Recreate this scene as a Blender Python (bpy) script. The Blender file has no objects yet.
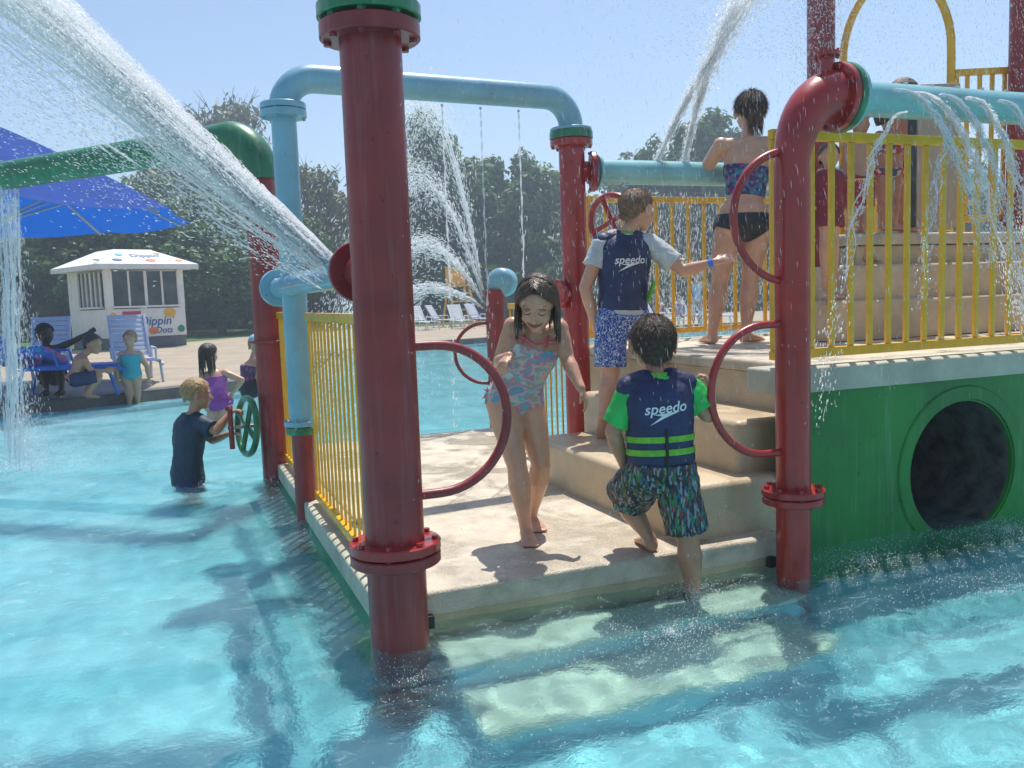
import bpy, bmesh, math, random
from mathutils import Vector, Matrix, noise
from mathutils.bvhtree import BVHTree
random.seed(7)
V = Vector
sc = bpy.context.scene
COL = sc.collection
# ------------------------------------------------------------------ camera frame
F = 870.0; H = 1.15
R = Matrix(((0.93014, 0.06899, -0.36157), (-0.36561, 0.07864, -0.92744), (-0.03555, 0.99451, 0.09834)))
_x = V((2238, 166, -870)).normalized(); _y = V((-344, 74, -870)); _y = (_y - _x * _x.dot(_y)).normalized(); _z = _x.cross(_y)
R = Matrix((_x, _y, _z))
CAM = V((0, 0, H))
def ray(x, y): return R @ V(((x - 512) / F, (384 - y) / F, -1.0))
def P(x, y, d): return CAM + ray(x, y) * d
def G(x, y, z):
    r = ray(x, y); return CAM + r * ((z - H) / r.z)
def PY(x, y, Y):
    r = ray(x, y); return CAM + r * (Y / r.y)
RIGHT = R @ V((1, 0, 0)); FWD = R @ V((0, 0, -1)); UPC = R @ V((0, 1, 0))
UP = V((0, 0, 1)); XA = V((1, 0, 0)); YA = V((0, 1, 0))
FH = V((FWD.x, FWD.y, 0)).normalized(); RH = V((FH.y, -FH.x, 0))
SUN = V((0.25, 0.33, 1)).normalized()

# ------------------------------------------------------------------ materials
def lin(c): return tuple(((v / 255) / 12.92 if v / 255 <= .04045 else ((v / 255 + .055) / 1.055) ** 2.4) for v in c)
MATS = {}
class NT:
    def __init__(s, m): s.t = m.node_tree; s.b = s.t.nodes.get('Principled BSDF'); s.o = s.t.nodes['Material Output']
    def n(s, typ, **kw):
        nd = s.t.nodes.new('ShaderNode' + typ)
        for k, v in kw.items():
            if k.startswith('_'): setattr(nd, k[1:], v)
            else: nd.inputs[k.replace('__', ' ')].default_value = v
        return nd
    def l(s, a, b): s.t.links.new(a, b)
    def co(s, out='Object'): return s.n('TexCoord').outputs[out]
def M(name, col, rough=.5, metal=0, var=.12, vscale=6, bump=0, bscale=60, coat=0, spec=.5, sss=0, detail=6, col2=None, vlo=.35, vhi=.65, rvar=.1, streak=0, wet=0):
    if name in MATS: return MATS[name]
    m = bpy.data.materials.new(name); m.use_nodes = True; MATS[name] = m
    t = NT(m); b = t.b
    b.inputs['Roughness'].default_value = rough; b.inputs['Metallic'].default_value = metal
    b.inputs['Coat Weight'].default_value = coat; b.inputs['Specular IOR Level'].default_value = spec
    if sss:
        b.inputs['Subsurface Weight'].default_value = sss; b.inputs['Subsurface Radius'].default_value = (.012, .005, .003); b.inputs['Subsurface Scale'].default_value = 1
    co = t.co()
    ns = t.n('TexNoise', Scale=vscale, Detail=detail, Roughness=.62); t.l(co, ns.inputs['Vector'])
    rp = t.n('ValToRGB'); e = rp.color_ramp.elements
    e[0].position = vlo; e[1].position = vhi
    c2 = col2 if col2 else tuple(min(1, c * (1 + var)) for c in col)
    c1 = col if col2 else tuple(c * (1 - var) for c in col)
    e[0].color = (*c1, 1); e[1].color = (*c2, 1)
    t.l(ns.outputs['Fac'], rp.inputs[0]); t.l(rp.outputs[0], b.inputs['Base Color'])
    mr = t.n('MapRange'); mr.inputs['To Min'].default_value = max(0, rough - rvar); mr.inputs['To Max'].default_value = min(1, rough + rvar)
    n2 = t.n('TexNoise', Scale=vscale * 3.1, Detail=5); t.l(co, n2.inputs['Vector']); t.l(n2.outputs['Fac'], mr.inputs['Value']); t.l(mr.outputs[0], b.inputs['Roughness'])
    last = rp.outputs[0]
    if streak:   # lime scale and faded runs down the paint
        mp = t.n('Mapping'); mp.inputs['Scale'].default_value = (26, 26, 1.6); t.l(co, mp.inputs[0]); n4 = t.n('TexNoise', Scale=1, Detail=6, Roughness=.7); t.l(mp.outputs[0], n4.inputs['Vector'])
        r4 = t.n('MapRange'); r4.inputs['From Min'].default_value = .52; r4.inputs['From Max'].default_value = .80; r4.inputs['To Max'].default_value = streak; t.l(n4.outputs['Fac'], r4.inputs['Value'])
        m4 = t.n('MixRGB'); t.l(r4.outputs[0], m4.inputs[0]); t.l(last, m4.inputs[1]); m4.inputs[2].default_value = (.55, .52, .5, 1); last = m4.outputs[0]
        n5 = t.n('TexNoise', Scale=38, Detail=3); t.l(co, n5.inputs['Vector']); r5 = t.n('MapRange'); r5.inputs['From Min'].default_value = .70; r5.inputs['From Max'].default_value = .73; r5.inputs['To Max'].default_value = .7; t.l(n5.outputs['Fac'], r5.inputs['Value'])
        m5 = t.n('MixRGB'); t.l(r5.outputs[0], m5.inputs[0]); t.l(last, m5.inputs[1]); m5.inputs[2].default_value = tuple(c * .3 for c in col) + (1,); last = m5.outputs[0]; t.l(last, b.inputs['Base Color'])
    if wet:      # puddles: darker and glossy where water lies
        n6 = t.n('TexNoise', Scale=2.3, Detail=7, Roughness=.6, Distortion=.5); t.l(co, n6.inputs['Vector']); r6 = t.n('MapRange'); r6.inputs['From Min'].default_value = .47; r6.inputs['From Max'].default_value = .55; r6.inputs['To Max'].default_value = wet; t.l(n6.outputs['Fac'], r6.inputs['Value'])
        n7 = t.n('TexNoise', Scale=260, Detail=2); t.l(co, n7.inputs['Vector']); r7 = t.n('MapRange'); r7.inputs['From Min'].default_value = .35; r7.inputs['From Max'].default_value = .65; r7.inputs['To Min'].default_value = .86; r7.inputs['To Max'].default_value = 1.08; t.l(n7.outputs['Fac'], r7.inputs['Value'])
        m6 = t.n('MixRGB'); m6.blend_type = 'MULTIPLY'; m6.inputs[0].default_value = 1; t.l(last, m6.inputs[1]); t.l(r7.outputs[0], m6.inputs[2])
        m7 = t.n('MixRGB'); m7.blend_type = 'MULTIPLY'; t.l(r6.outputs[0], m7.inputs[0]); t.l(m6.outputs[0], m7.inputs[1]); m7.inputs[2].default_value = (.76, .73, .68, 1); t.l(m7.outputs[0], b.inputs['Base Color'])
        m8 = t.n('MixRGB'); t.l(r6.outputs[0], m8.inputs[0]); t.l(mr.outputs[0], m8.inputs[1]); m8.inputs[2].default_value = (.12, .12, .12, 1); t.l(m8.outputs[0], b.inputs['Roughness'])
    if bump:
        n3 = t.n('TexNoise', Scale=bscale, Detail=4); t.l(co, n3.inputs['Vector'])
        bp = t.n('Bump', Strength=min(1, bump), Distance=.004); t.l(n3.outputs['Fac'], bp.inputs['Height']); t.l(bp.outputs[0], b.inputs['Normal'])
    return m
RED = M('red_gloss_paint', (.37, .014, .010), .33, var=.22, vscale=5, bump=.25, bscale=25, coat=.4, streak=.10)
REDD = M('faded_red_paint', (.27, .020, .020), .42, var=.25, vscale=4, bump=.25, bscale=25, coat=.2, streak=.12)
GREENP = M('green_gloss_paint', (.010, .17, .065), .35, var=.3, vscale=5, bump=.2, bscale=30, coat=.3, streak=.3)
TEAL = M('teal_pipe_paint', (.21, .47, .48), .34, var=.14, vscale=4, bump=.2, bscale=25, coat=.4, streak=.25)
BLUEP = M('pale_blue_pipe_paint', (.20, .42, .52), .36, var=.14, vscale=4, bump=.2, bscale=25, coat=.35, streak=.25)
YEL = M('yellow_rail_paint', (.80, .43, .006), .38, var=.12, vscale=8, bump=.15, bscale=40, coat=.2)
BEIGE = M('beige_deck_coating', (.62, .54, .41), .62, var=.17, vscale=7, bump=1, bscale=150, detail=12, wet=.8)
BEIGE2 = M('beige_fibreglass', (.60, .47, .30), .5, var=.14, vscale=3.5, bump=.5, bscale=110, detail=9, wet=.45)
SLAB = M('grey_green_slab_edge', (.46, .45, .35), .6, var=.2, vscale=4, bump=.5, bscale=80)
GWALL = M('bright_green_wall_paint', (.008, .19, .018), .42, var=.25, vscale=2.2, bump=.35, bscale=18, detail=9, coat=.1, streak=.22)
DARK = M('dark_recess', (.035, .045, .045), .7, var=.5, vscale=9)
BLACK = M('black_rubber', (.02, .02, .022), .6)
CHROME = M('steel', (.6, .6, .6), .25, metal=1)
CONC = M('poolside_concrete', (.38, .31, .22), .8, var=.16, vscale=1.2, bump=.5, bscale=60, detail=12)
CURB = M('dark_wet_curb', (.13, .12, .10), .55, var=.4, vscale=2.5, bump=.5, bscale=30)
FLOORM = M('pool_floor_paint', (.40, .77, .84), .7, var=.09, vscale=1.1, detail=9)
GRASS = M('lawn', (.05, .12, .025), .9, var=.4, vscale=1.5, detail=12, bump=.8, bscale=30)
SKIN = M('light_skin', (.60, .32, .20), .40, var=.12, vscale=9, sss=.2, bump=.25, bscale=120, coat=.3, rvar=.2)
SKINT = M('tan_skin', (.48, .24, .14), .40, var=.12, vscale=9, sss=.15, bump=.25, bscale=120, coat=.3, rvar=.2)
SKIND = M('dark_skin', (.06, .032, .022), .45, var=.15, vscale=9)
LIP = M('lips', (.42, .12, .11), .35)
HBROWN = M('dark_brown_wet_hair', (.040, .021, .012), .38, var=.5, vscale=40, bump=.9, bscale=180)
HLIGHT = M('light_brown_hair', (.24, .145, .075), .45, var=.4, vscale=60, bump=.9, bscale=220)
HMID = M('mid_brown_hair', (.085, .048, .027), .5, var=.5, vscale=60, bump=.9, bscale=220)
HBLOND = M('blond_hair', (.36, .22, .09), .5, var=.4, vscale=60, bump=.6, bscale=200)
NAVY = M('navy_vest_foam', (.012, .022, .085), .5, var=.3, vscale=8, bump=.5, bscale=90)
LIME = M('lime_webbing', (.16, .50, .03), .5, var=.2, vscale=30, bump=.4, bscale=300)
SHIRTG = M('bright_green_shirt', (.02, .50, .09), .55, var=.18, vscale=14, bump=.4, bscale=160)
SHIRTW = M('pale_grey_shirt', (.50, .54, .55), .6, var=.15, vscale=10, bump=.4, bscale=160)
SHIRTN = M('dark_navy_shirt', (.015, .04, .07), .6, var=.3, vscale=8, bump=.4, bscale=120)
BLACKF = M('black_swim_fabric', (.012, .012, .014), .45, var=.3, bump=.3, bscale=200)
WHITE = M('white_letters', (.75, .78, .8), .5, var=.05)
WHITEP = M('white_plastic', (.72, .74, .75), .4, var=.08, vscale=10)
BAND = M('blue_wristband', (.05, .2, .75), .4)
CANOPY = M('blue_canopy', (.01, .12, .52), .7, var=.1, vscale=4)
GLASSK = M('dark_window', (.05, .07, .08), .12, var=.5, vscale=2)

def pattern(name, base, cols, scale=40, kind='voronoi', rough=.5, stretch=(1, 1, 1), thr=.5):
    m = bpy.data.materials.new(name); m.use_nodes = True; t = NT(m); MATS[name] = m
    co = t.co(); mp = t.n('Mapping'); mp.inputs['Scale'].default_value = stretch; t.l(co, mp.inputs[0])
    t.b.inputs['Roughness'].default_value = rough
    rp = t.n('ValToRGB'); cr = rp.color_ramp; cr.interpolation = 'CONSTANT' if kind != 'noise' else 'LINEAR'
    allc = [base] + cols
    for i, c in enumerate(allc):
        e = cr.elements[0] if i == 0 else (cr.elements[1] if i == 1 else cr.elements.new(.5))
        e.color = (*c, 1)
    for i, e in enumerate(cr.elements): e.position = i / len(allc)
    if kind == 'voronoi':
        v = t.n('TexVoronoi', Scale=scale); t.l(mp.outputs[0], v.inputs['Vector'])
        sp = t.n('SeparateColor'); t.l(v.outputs['Color'], sp.inputs[0]); t.l(sp.outputs[0], rp.inputs[0])
    elif kind == 'lines':
        v = t.n('TexVoronoi', Scale=scale); v.feature = 'DISTANCE_TO_EDGE'
        w = t.n('TexNoise', Scale=scale * .6, Detail=2); t.l(mp.outputs[0], w.inputs['Vector'])
        ad = t.n('MixRGB', Fac=.25); ad.blend_type = 'ADD'; t.l(mp.outputs[0], ad.inputs[1]); t.l(w.outputs['Color'], ad.inputs[2]); t.l(ad.outputs[0], v.inputs['Vector'])
        mt = t.n('Math'); mt.operation = 'LESS_THAN'; mt.inputs[1].default_value = thr; t.l(v.outputs['Distance'], mt.inputs[0]); t.l(mt.outputs[0], rp.inputs[0])
    else:
        v = t.n('TexNoise', Scale=scale, Detail=2); t.l(mp.outputs[0], v.inputs['Vector'])
        mr = t.n('MapRange'); mr.inputs['From Min'].default_value = .3; mr.inputs['From Max'].default_value = .7
        t.l(v.outputs['Fac'], mr.inputs['Value']); t.l(mr.outputs[0], rp.inputs[0])
    t.l(rp.outputs[0], t.b.inputs['Base Color'])
    return m
SHORTS2 = pattern('dark_patterned_swim_shorts', (.012, .022, .03), [(.03, .12, .2), (.012, .02, .02), (.02, .2, .06), (.25, .28, .3), (.16, .04, .02), (.015, .02, .05)], 120, stretch=(1.2, 1.2, .35))
SHORTS1 = pattern('blue_line_swim_shorts', (.015, .055, .32), [(.6, .7, .8)], 26, 'lines', thr=.045)
SUITG = pattern('pink_teal_print_swimsuit', (.12, .42, .5), [(.45, .60, .62), (.10, .33, .48), (.62, .20, .30), (.55, .50, .42), (.14, .40, .5), (.6, .25, .2)], 13, 'noise', stretch=(1, 1, 1.5))
SUITW = pattern('purple_teal_print_top', (.05, .015, .12), [(.02, .15, .25), (.2, .03, .16), (.03, .02, .1), (.05, .25, .3)], 60)
SUITX = pattern('red_white_check_top', (.5, .03, .04), [(.6, .6, .6), (.05, .1, .2), (.45, .05, .05)], 45)
REDTR = pattern('red_trunks', (.35, .015, .03), [(.35, .015, .03), (.3, .02, .03), (.4, .03, .04)], 30)

def water_drop_mat():
    m = bpy.data.materials.new('white_water'); m.use_nodes = True; t = NT(m)
    t.b.inputs['Base Color'].default_value = (.95, .97, .98, 1); t.b.inputs['Roughness'].default_value = .15
    tl = t.n('BsdfTranslucent'); tl.inputs['Color'].default_value = (1, 1, 1, 1)
    mx = t.n('MixShader', Fac=.62); t.l(t.b.outputs[0], mx.inputs[1]); t.l(tl.outputs[0], mx.inputs[2])
    tr = t.n('BsdfTransparent'); mx2 = t.n('MixShader', Fac=.46)
    t.l(mx.outputs[0], mx2.inputs[1]); t.l(tr.outputs[0], mx2.inputs[2]); t.l(mx2.outputs[0], t.o.inputs[0])
    return m
WDROP = water_drop_mat()
def clear_stream_mat():
    m = bpy.data.materials.new('clear_water_stream'); m.use_nodes = True; t = NT(m)
    t.b.inputs['Base Color'].default_value = (.85, .9, .93, 1); t.b.inputs['Roughness'].default_value = .05
    tr = t.n('BsdfTransparent'); mx2 = t.n('MixShader', Fac=.62)
    t.l(t.b.outputs[0], mx2.inputs[1]); t.l(tr.outputs[0], mx2.inputs[2]); t.l(mx2.outputs[0], t.o.inputs[0])
    return m
WCLEAR = clear_stream_mat()

# ------------------------------------------------------------------ object helpers
RECV = []
def finish(o, mat, smooth):
    me = o.data
    if mat is not None: me.materials.append(mat)
    if smooth:
        me.shade_smooth()
        if smooth == 'auto':
            try: me.set_sharp_from_angle(angle=math.radians(38))
            except Exception: pass
def part(name, bm, mat, T=None, smooth='auto', parent=None, label=None, kind=None):
    """one mesh object; vertices given in world space; T is the thing's root."""
    if isinstance(bm, bpy.types.Mesh): me = bm; me.name = name
    else:
        bmesh.ops.recalc_face_normals(bm, faces=bm.faces)
        me = bpy.data.meshes.new(name); bm.to_mesh(me); bm.free()
    o = bpy.data.objects.new(name, me); COL.objects.link(o)
    if T is not None:
        me.transform(Matrix.Translation(-T.location)); o.parent = parent or T
    finish(o, mat, smooth)
    if label: o['label'] = label
    if kind: o['kind'] = kind
    return o
def thing(name, label, cat, loc, group=None):
    o = bpy.data.objects.new(name, None); COL.objects.link(o); o.location = loc; o.empty_display_size = .1
    o['label'] = label; o['category'] = cat
    if group: o['group'] = group
    return o
def tag(o, label, cat, group=None, kind=None):
    o['label'] = label; o['category'] = cat
    if group: o['group'] = group
    if kind: o['kind'] = kind
    return o
def struct(name, bm, mat, smooth='auto'):
    o = part(name, bm, mat, None, smooth); o['kind'] = 'structure'; return o
def NB(): return bmesh.new()
def box(bm, c, s, ax=None, bev=0):
    """box of centre c, full sizes s, axes ax (3 unit vectors)"""
    ax = ax or (XA, YA, UP); b2 = bmesh.new()
    bmesh.ops.create_cube(b2, size=1)
    for v in b2.verts: v.co = V((v.co.x * s[0], v.co.y * s[1], v.co.z * s[2]))
    if bev: bmesh.ops.bevel(b2, geom=b2.edges[:], offset=bev, segments=2, affect='EDGES', profile=.6)
    for v in b2.verts: v.co = V(c) + ax[0] * v.co.x + ax[1] * v.co.y + ax[2] * v.co.z
    join(bm, b2)
def join(bm, b2):
    me = bpy.data.meshes.new('t'); b2.to_mesh(me); b2.free(); bm.from_mesh(me); bpy.data.meshes.remove(me)
def frame(t):
    t = t.normalized(); a = UP if abs(t.z) < .9 else XA
    u = t.cross(a).normalized(); return u, u.cross(t).normalized()
def loft(bm, secs, n=16, closed=False):
    rings = []
    for c, u, v in secs:
        rings.append([bm.verts.new(c + u * math.cos(2 * math.pi * i / n) + v * math.sin(2 * math.pi * i / n)) for i in range(n)])
    m = len(rings)
    for k in range(m if closed else m - 1):
        a, b = rings[k], rings[(k + 1) % m]
        for i in range(n): bm.faces.new((a[i], a[(i + 1) % n], b[(i + 1) % n], b[i]))
    if not closed:
        for rg, s in ((rings[0], 0), (rings[-1], 1)):
            try: bm.faces.new(rg if s else rg[::-1])
            except ValueError: pass
def tube(bm, pts, rad, n=16, closed=False, sx=1):
    pts = [V(p) for p in pts]; m = len(pts)
    rad = rad if isinstance(rad, (list, tuple)) else [rad] * m
    u = None; secs = []
    for i, p in enumerate(pts):
        if closed: t = pts[(i + 1) % m] - pts[i - 1]
        else: t = pts[min(i + 1, m - 1)] - pts[max(i - 1, 0)]
        t.normalize()
        if u is None: u = frame(t)[0]
        u = (u - t * u.dot(t)).normalized(); v = t.cross(u)
        secs.append((p, u * rad[i], v * rad[i] * sx))
    loft(bm, secs, n, closed)
def cyl(bm, a, b, r, r2=None, n=28): tube(bm, [a, b], [r, r if r2 is None else r2], n)
def arc(c, u, v, r, a0, a1, n=14): return [c + u * r * math.cos(a0 + (a1 - a0) * i / n) + v * r * math.sin(a0 + (a1 - a0) * i / n) for i in range(n + 1)]
def flange_part(T, c, ax, r, th, mat, nb=8, parent=None, name='flange', boltr=.011, lip=True):
    ax = ax.normalized(); u, v = frame(ax); bm = NB()
    rr = [r * .97, r, r, r * .97]; zz = [-th / 2, -th / 2 + .004, th / 2 - .004, th / 2]
    loft(bm, [(c + ax * z, u * q, v * q) for z, q in zip(zz, rr)], 40)
    f = part(name, bm, mat, T, parent=parent)
    if nb:
        for i in range(nb):
            a = 2 * math.pi * (i + .5) / nb; b = NB(); q = c + (u * math.cos(a) + v * math.sin(a)) * (r - boltr * 1.7)
            tube(b, [q - ax * (th / 2 + .012), q + ax * (th / 2 + .012)], boltr, 6)
            part('bolt', b, mat, T, parent=f)
    return f
def ellip(bm, c, a, b, d, n=16, m=10):
    secs = []
    for k in range(m + 1):
        th = math.pi * (k + .02) / (m + .04); s = max(.02, math.sin(th))
        secs.append((c - d * math.cos(th), a * s, b * s))
    loft(bm, secs, n)
def capsule(bm, a, b, ra, rb, n=14, mids=None):
    """tapered limb with rounded ends; mids = [(t, r)]"""
    a = V(a); b = V(b); t = (b - a); L = t.length
    if L < 1e-5: return
    t /= L; u, v = frame(t); secs = []
    for k in range(4):
        th = math.pi / 2 * (k + .15) / 4; secs.append((a - t * ra * math.cos(th), u * ra * math.sin(th), v * ra * math.sin(th)))
    secs.append((a, u * ra, v * ra))
    for tt, r in (mids or []): secs.append((a.lerp(b, tt), u * r, v * r))
    secs.append((b, u * rb, v * rb))
    for k in range(3, -1, -1):
        th = math.pi / 2 * (k + .15) / 4; secs.append((b + t * rb * math.cos(th), u * rb * math.sin(th), v * rb * math.sin(th)))
    loft(bm, secs, n)
def remesh(bm, voxel, smooth=3, fac=.5):
    me = bpy.data.meshes.new('tmp'); bmesh.ops.recalc_face_normals(bm, faces=bm.faces); bm.to_mesh(me); bm.free()
    o = bpy.data.objects.new('tmp', me); COL.objects.link(o)
    r = o.modifiers.new('r', 'REMESH'); r.mode = 'VOXEL'; r.voxel_size = voxel; r.adaptivity = 0
    if smooth:
        s = o.modifiers.new('s', 'SMOOTH'); s.iterations = smooth; s.factor = fac
    dg = bpy.context.evaluated_depsgraph_get(); dg.update()
    out = bpy.data.meshes.new_from_object(o.evaluated_get(dg))
    bpy.data.objects.remove(o); bpy.data.meshes.remove(me)
    return out
def wrinkle(me, amp, scale, stretch=V((1, 1, 1))):
    ns = [v.normal.copy() for v in me.vertices]; flat = []
    for v, no in zip(me.vertices, ns):
        p = v.co * scale; p = V((p.x * stretch.x, p.y * stretch.y, p.z * stretch.z))
        flat.extend(v.co + no * (amp * (noise.noise(p) + .5 * noise.noise(p * 2.3))))
    me.vertices.foreach_set('co', flat); me.update()
def bisect(me, planes):
    bm = bmesh.new(); bm.from_mesh(me)
    for co, no in planes:
        bmesh.ops.bisect_plane(bm, geom=bm.verts[:] + bm.edges[:] + bm.faces[:], plane_co=co, plane_no=no, clear_outer=True)
    bm.to_mesh(me); bm.free(); return me

# ------------------------------------------------------------------ world, sun, camera
w = bpy.data.worlds.new('World'); sc.world = w; w.use_nodes = True
nt = w.node_tree; sky = nt.nodes.new('ShaderNodeTexSky'); sky.sky_type = 'NISHITA'; sky.sun_disc = False
sky.sun_elevation = math.asin(SUN.z); sky.sun_rotation = math.atan2(SUN.x, SUN.y)
sky.air_density = 1.0; sky.dust_density = .7; sky.ozone_density = 1.6
nt.links.new(sky.outputs[0], nt.nodes['Background'].inputs[0]); nt.nodes['Background'].inputs[1].default_value = .13
l = bpy.data.lights.new('sun', 'SUN'); l.energy = 4.4; l.angle = math.radians(.53); l.color = (1, .96, .9)
lo = bpy.data.objects.new('sun', l); COL.objects.link(lo); lo.rotation_euler = SUN.to_track_quat('Z', 'Y').to_euler()
l.cycles.is_caustics_light = True
cam = bpy.data.cameras.new('camera'); co = bpy.data.objects.new('camera', cam); COL.objects.link(co); sc.camera = co
cam.lens = F / 1024 * 36; cam.clip_end = 2000; cam.clip_start = .05
co.matrix_world = Matrix.Translation(CAM) @ R.to_4x4()
sc.view_settings.view_transform = 'Standard'; sc.view_settings.look = 'None'; sc.view_settings.exposure = 0.28; sc.view_settings.gamma = 1
sc.cycles.use_denoising = True
sc.cycles.caustics_refractive = True; sc.cycles.caustics_reflective = False
sc.cycles.max_bounces = 8; sc.cycles.transparent_max_bounces = 24; sc.cycles.sample_clamp_indirect = 6

exec_sections = True
# ------------------------------------------------------------------ pool water, floor, ground
def wave(x, y):
    h = .013 * noise.noise((x * 1.5, y * 1.7, 0)) + .0065 * noise.noise((x * 4.1 + 3, y * 4.6, 3)) + .0036 * noise.noise((x * 10, y * 11, 7)) + .0020 * noise.noise((x * 19, y * 20, 9))
    a = 1.0
    for (cx, cy, r, g) in ((1.6, 2.3, 1.0, 1.0), (3.2, 2.3, 1.3, .8), (.62, 2.6, .5, .8)):
        q = ((x - cx) ** 2 + (y - cy) ** 2) / (r * r)
        if q < 4: a += g * math.exp(-q)
    return h * a
def axis_pts(lo, a, b, hi, step):
    pts = []; x = a; s = step
    while x > lo: s *= 1.12; x -= s; pts.append(max(x, lo))
    pts = pts[::-1]; x = a
    while x < b: pts.append(x); x += step
    s = step
    while x < hi: pts.append(x); s *= 1.12; s = min(s, .5); x += s
    pts.append(hi); return pts
xs = axis_pts(-14, -2.6, 4.6, 24, .024); ys = axis_pts(-8, .7, 7.5, 26, .024)
def widen(seq):  # keep the far steps fine enough to still show ripples
    out = [seq[0]]
    for q in seq[1:]:
        n = max(1, int((q - out[-1]) / .16)); p0 = out[-1]
        for i in range(1, n + 1): out.append(p0 + (q - p0) * i / n)
    return out
xs = widen(xs); ys = widen(ys)
vs = [(x, y, wave(x, y)) for y in ys for x in xs]; nx = len(xs)
fs = [(j * nx + i, j * nx + i + 1, (j + 1) * nx + i + 1, (j + 1) * nx + i) for j in range(len(ys) - 1) for i in range(nx - 1)]
me = bpy.data.meshes.new('pool_water'); me.from_pydata(vs, [], fs); me.shade_smooth()
water = bpy.data.objects.new('pool_water', me); COL.objects.link(water); water['kind'] = 'structure'
m = bpy.data.materials.new('water_surface'); m.use_nodes = True; t = NT(m); t.t.nodes.remove(t.b)
g = t.n('BsdfGlass', Roughness=0.0, IOR=1.33); g.inputs['Color'].default_value = (.76, .975, .975, 1)
n1 = t.n('TexNoise', Scale=42, Detail=4, Roughness=.65); t.l(t.co(), n1.inputs['Vector'])
bp = t.n('Bump', Strength=.7, Distance=.004); t.l(n1.outputs['Fac'], bp.inputs['Height']); t.l(bp.outputs[0], g.inputs['Normal'])
# aerated, slightly milky water; the pale colour also paints shadow bands lighter
df = t.n('BsdfDiffuse'); df.inputs['Color'].default_value = (.62, .88, .93, 1); tlw = t.n('BsdfTranslucent'); tlw.inputs['Color'].default_value = (.50, .82, .88, 1)
md = t.n('MixShader', Fac=.5); t.l(df.outputs[0], md.inputs[1]); t.l(tlw.outputs[0], md.inputs[2])
na = t.n('TexNoise', Scale=1.3, Detail=8, Roughness=.65, Distortion=.6); t.l(t.co(), na.inputs['Vector'])
mra = t.n('MapRange'); mra.inputs['From Min'].default_value = .35; mra.inputs['From Max'].default_value = .75; mra.inputs['To Min'].default_value = .02; mra.inputs['To Max'].default_value = .26; t.l(na.outputs['Fac'], mra.inputs['Value'])
sx_ = t.n('SeparateXYZ'); t.l(t.co(), sx_.inputs[0]); mrx = t.n('MapRange'); mrx.inputs['From Min'].default_value = .75; mrx.inputs['From Max'].default_value = -1.2; mrx.inputs['To Min'].default_value = .6; mrx.inputs['To Max'].default_value = 1.9; t.l(sx_.outputs[0], mrx.inputs['Value'])  # milkier to the left, partly to wash out shadows there
mm_ = t.n('Math'); mm_.operation = 'MULTIPLY'; t.l(mra.outputs[0], mm_.inputs[0]); t.l(mrx.outputs[0], mm_.inputs[1])
mg = t.n('MixShader'); nf_ = t.n('TexNoise', Scale=9, Detail=7, Roughness=.72, Distortion=1.2); mpf = t.n('Mapping'); mpf.inputs['Scale'].default_value = (1, 1.7, 1); mpf.inputs['Rotation'].default_value = (0, 0, .4); t.l(t.co(), mpf.inputs[0]); t.l(mpf.outputs[0], nf_.inputs['Vector'])
mrf = t.n('MapRange'); mrf.inputs['From Min'].default_value = .56; mrf.inputs['From Max'].default_value = .74; mrf.inputs['To Max'].default_value = .42; t.l(nf_.outputs['Fac'], mrf.inputs['Value'])  # pale foam flecks, partly painted in place of bright caustic texture
af = t.n('Math'); af.operation = 'ADD'; af.use_clamp = True; t.l(mm_.outputs[0], af.inputs[0]); t.l(mrf.outputs[0], af.inputs[1]); t.l(af.outputs[0], mg.inputs[0]); t.l(g.outputs[0], mg.inputs[1]); t.l(md.outputs[0], mg.inputs[2])
t.l(mg.outputs[0], t.o.inputs[0]); me.materials.append(m); water.cycles.is_caustics_caster = True

def sheet(bm, pts, z):
    bm.faces.new([bm.verts.new((x, y, z)) for x, y in pts])
bm = NB(); sheet(bm, [(-14.3, -8.3), (24.3, -8.3), (24.3, 26.3), (-14.3, 26.3)], -.5)
struct('pool_floor', bm, FLOORM, False)
edge = [(-14, 6.6), (-6, 9.6), (-1.9, 11.4), (.3, 12.3), (1.3, 13.0), (2.1, 14.3), (2.6, 16.5), (3.2, 19), (5, 20.6), (8, 21.6), (14, 22.6), (24, 23)]
bm = NB()
top = .13
fr = [bm.verts.new((x, y, top)) for x, y in edge]; bk = [bm.verts.new((x * 4, 60, top)) for x, y in edge]
for i in range(len(edge) - 1): bm.faces.new((fr[i], fr[i + 1], bk[i + 1], bk[i]))
o = struct('poolside_pavement', bm, CONC, False)
bm = NB()  # curb: dark wet nosing with a real step
prof = [(0, -.55), (0, .10), (.02, .134), (.32, .136), (.34, .125)]
rows = []
for i, (x, y) in enumerate(edge):
    a = V((*edge[max(i - 1, 0)], 0)); b = V((*edge[min(i + 1, len(edge) - 1)], 0)); n = (b - a).normalized(); n = V((-n.y, n.x, 0))
    rows.append([bm.verts.new((x + n.x * (q - .01), y + n.y * (q - .01), z)) for q, z in prof])
for i in range(len(rows) - 1):
    for k in range(len(prof) - 1): bm.faces.new((rows[i][k], rows[i + 1][k], rows[i + 1][k + 1], rows[i][k + 1]))
struct('pool_curb', bm, CURB)
bm = NB(); rows = []
for i, (x, y) in enumerate(edge):
    a = V((*edge[max(i - 1, 0)], 0)); b = V((*edge[min(i + 1, len(edge) - 1)], 0)); n = (b - a).normalized(); n = V((-n.y, n.x, 0))
    rows.append([bm.verts.new((x + n.x * q, y + n.y * q, z)) for q, z in ((-.45, -.55), (-.45, -.07), (.02, -.07))])
for i in range(len(rows) - 1):
    for k in range(2): bm.faces.new((rows[i][k], rows[i + 1][k], rows[i + 1][k + 1], rows[i][k + 1]))
struct('pool_ledge', bm, FLOORM)
bm = NB()
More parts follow.
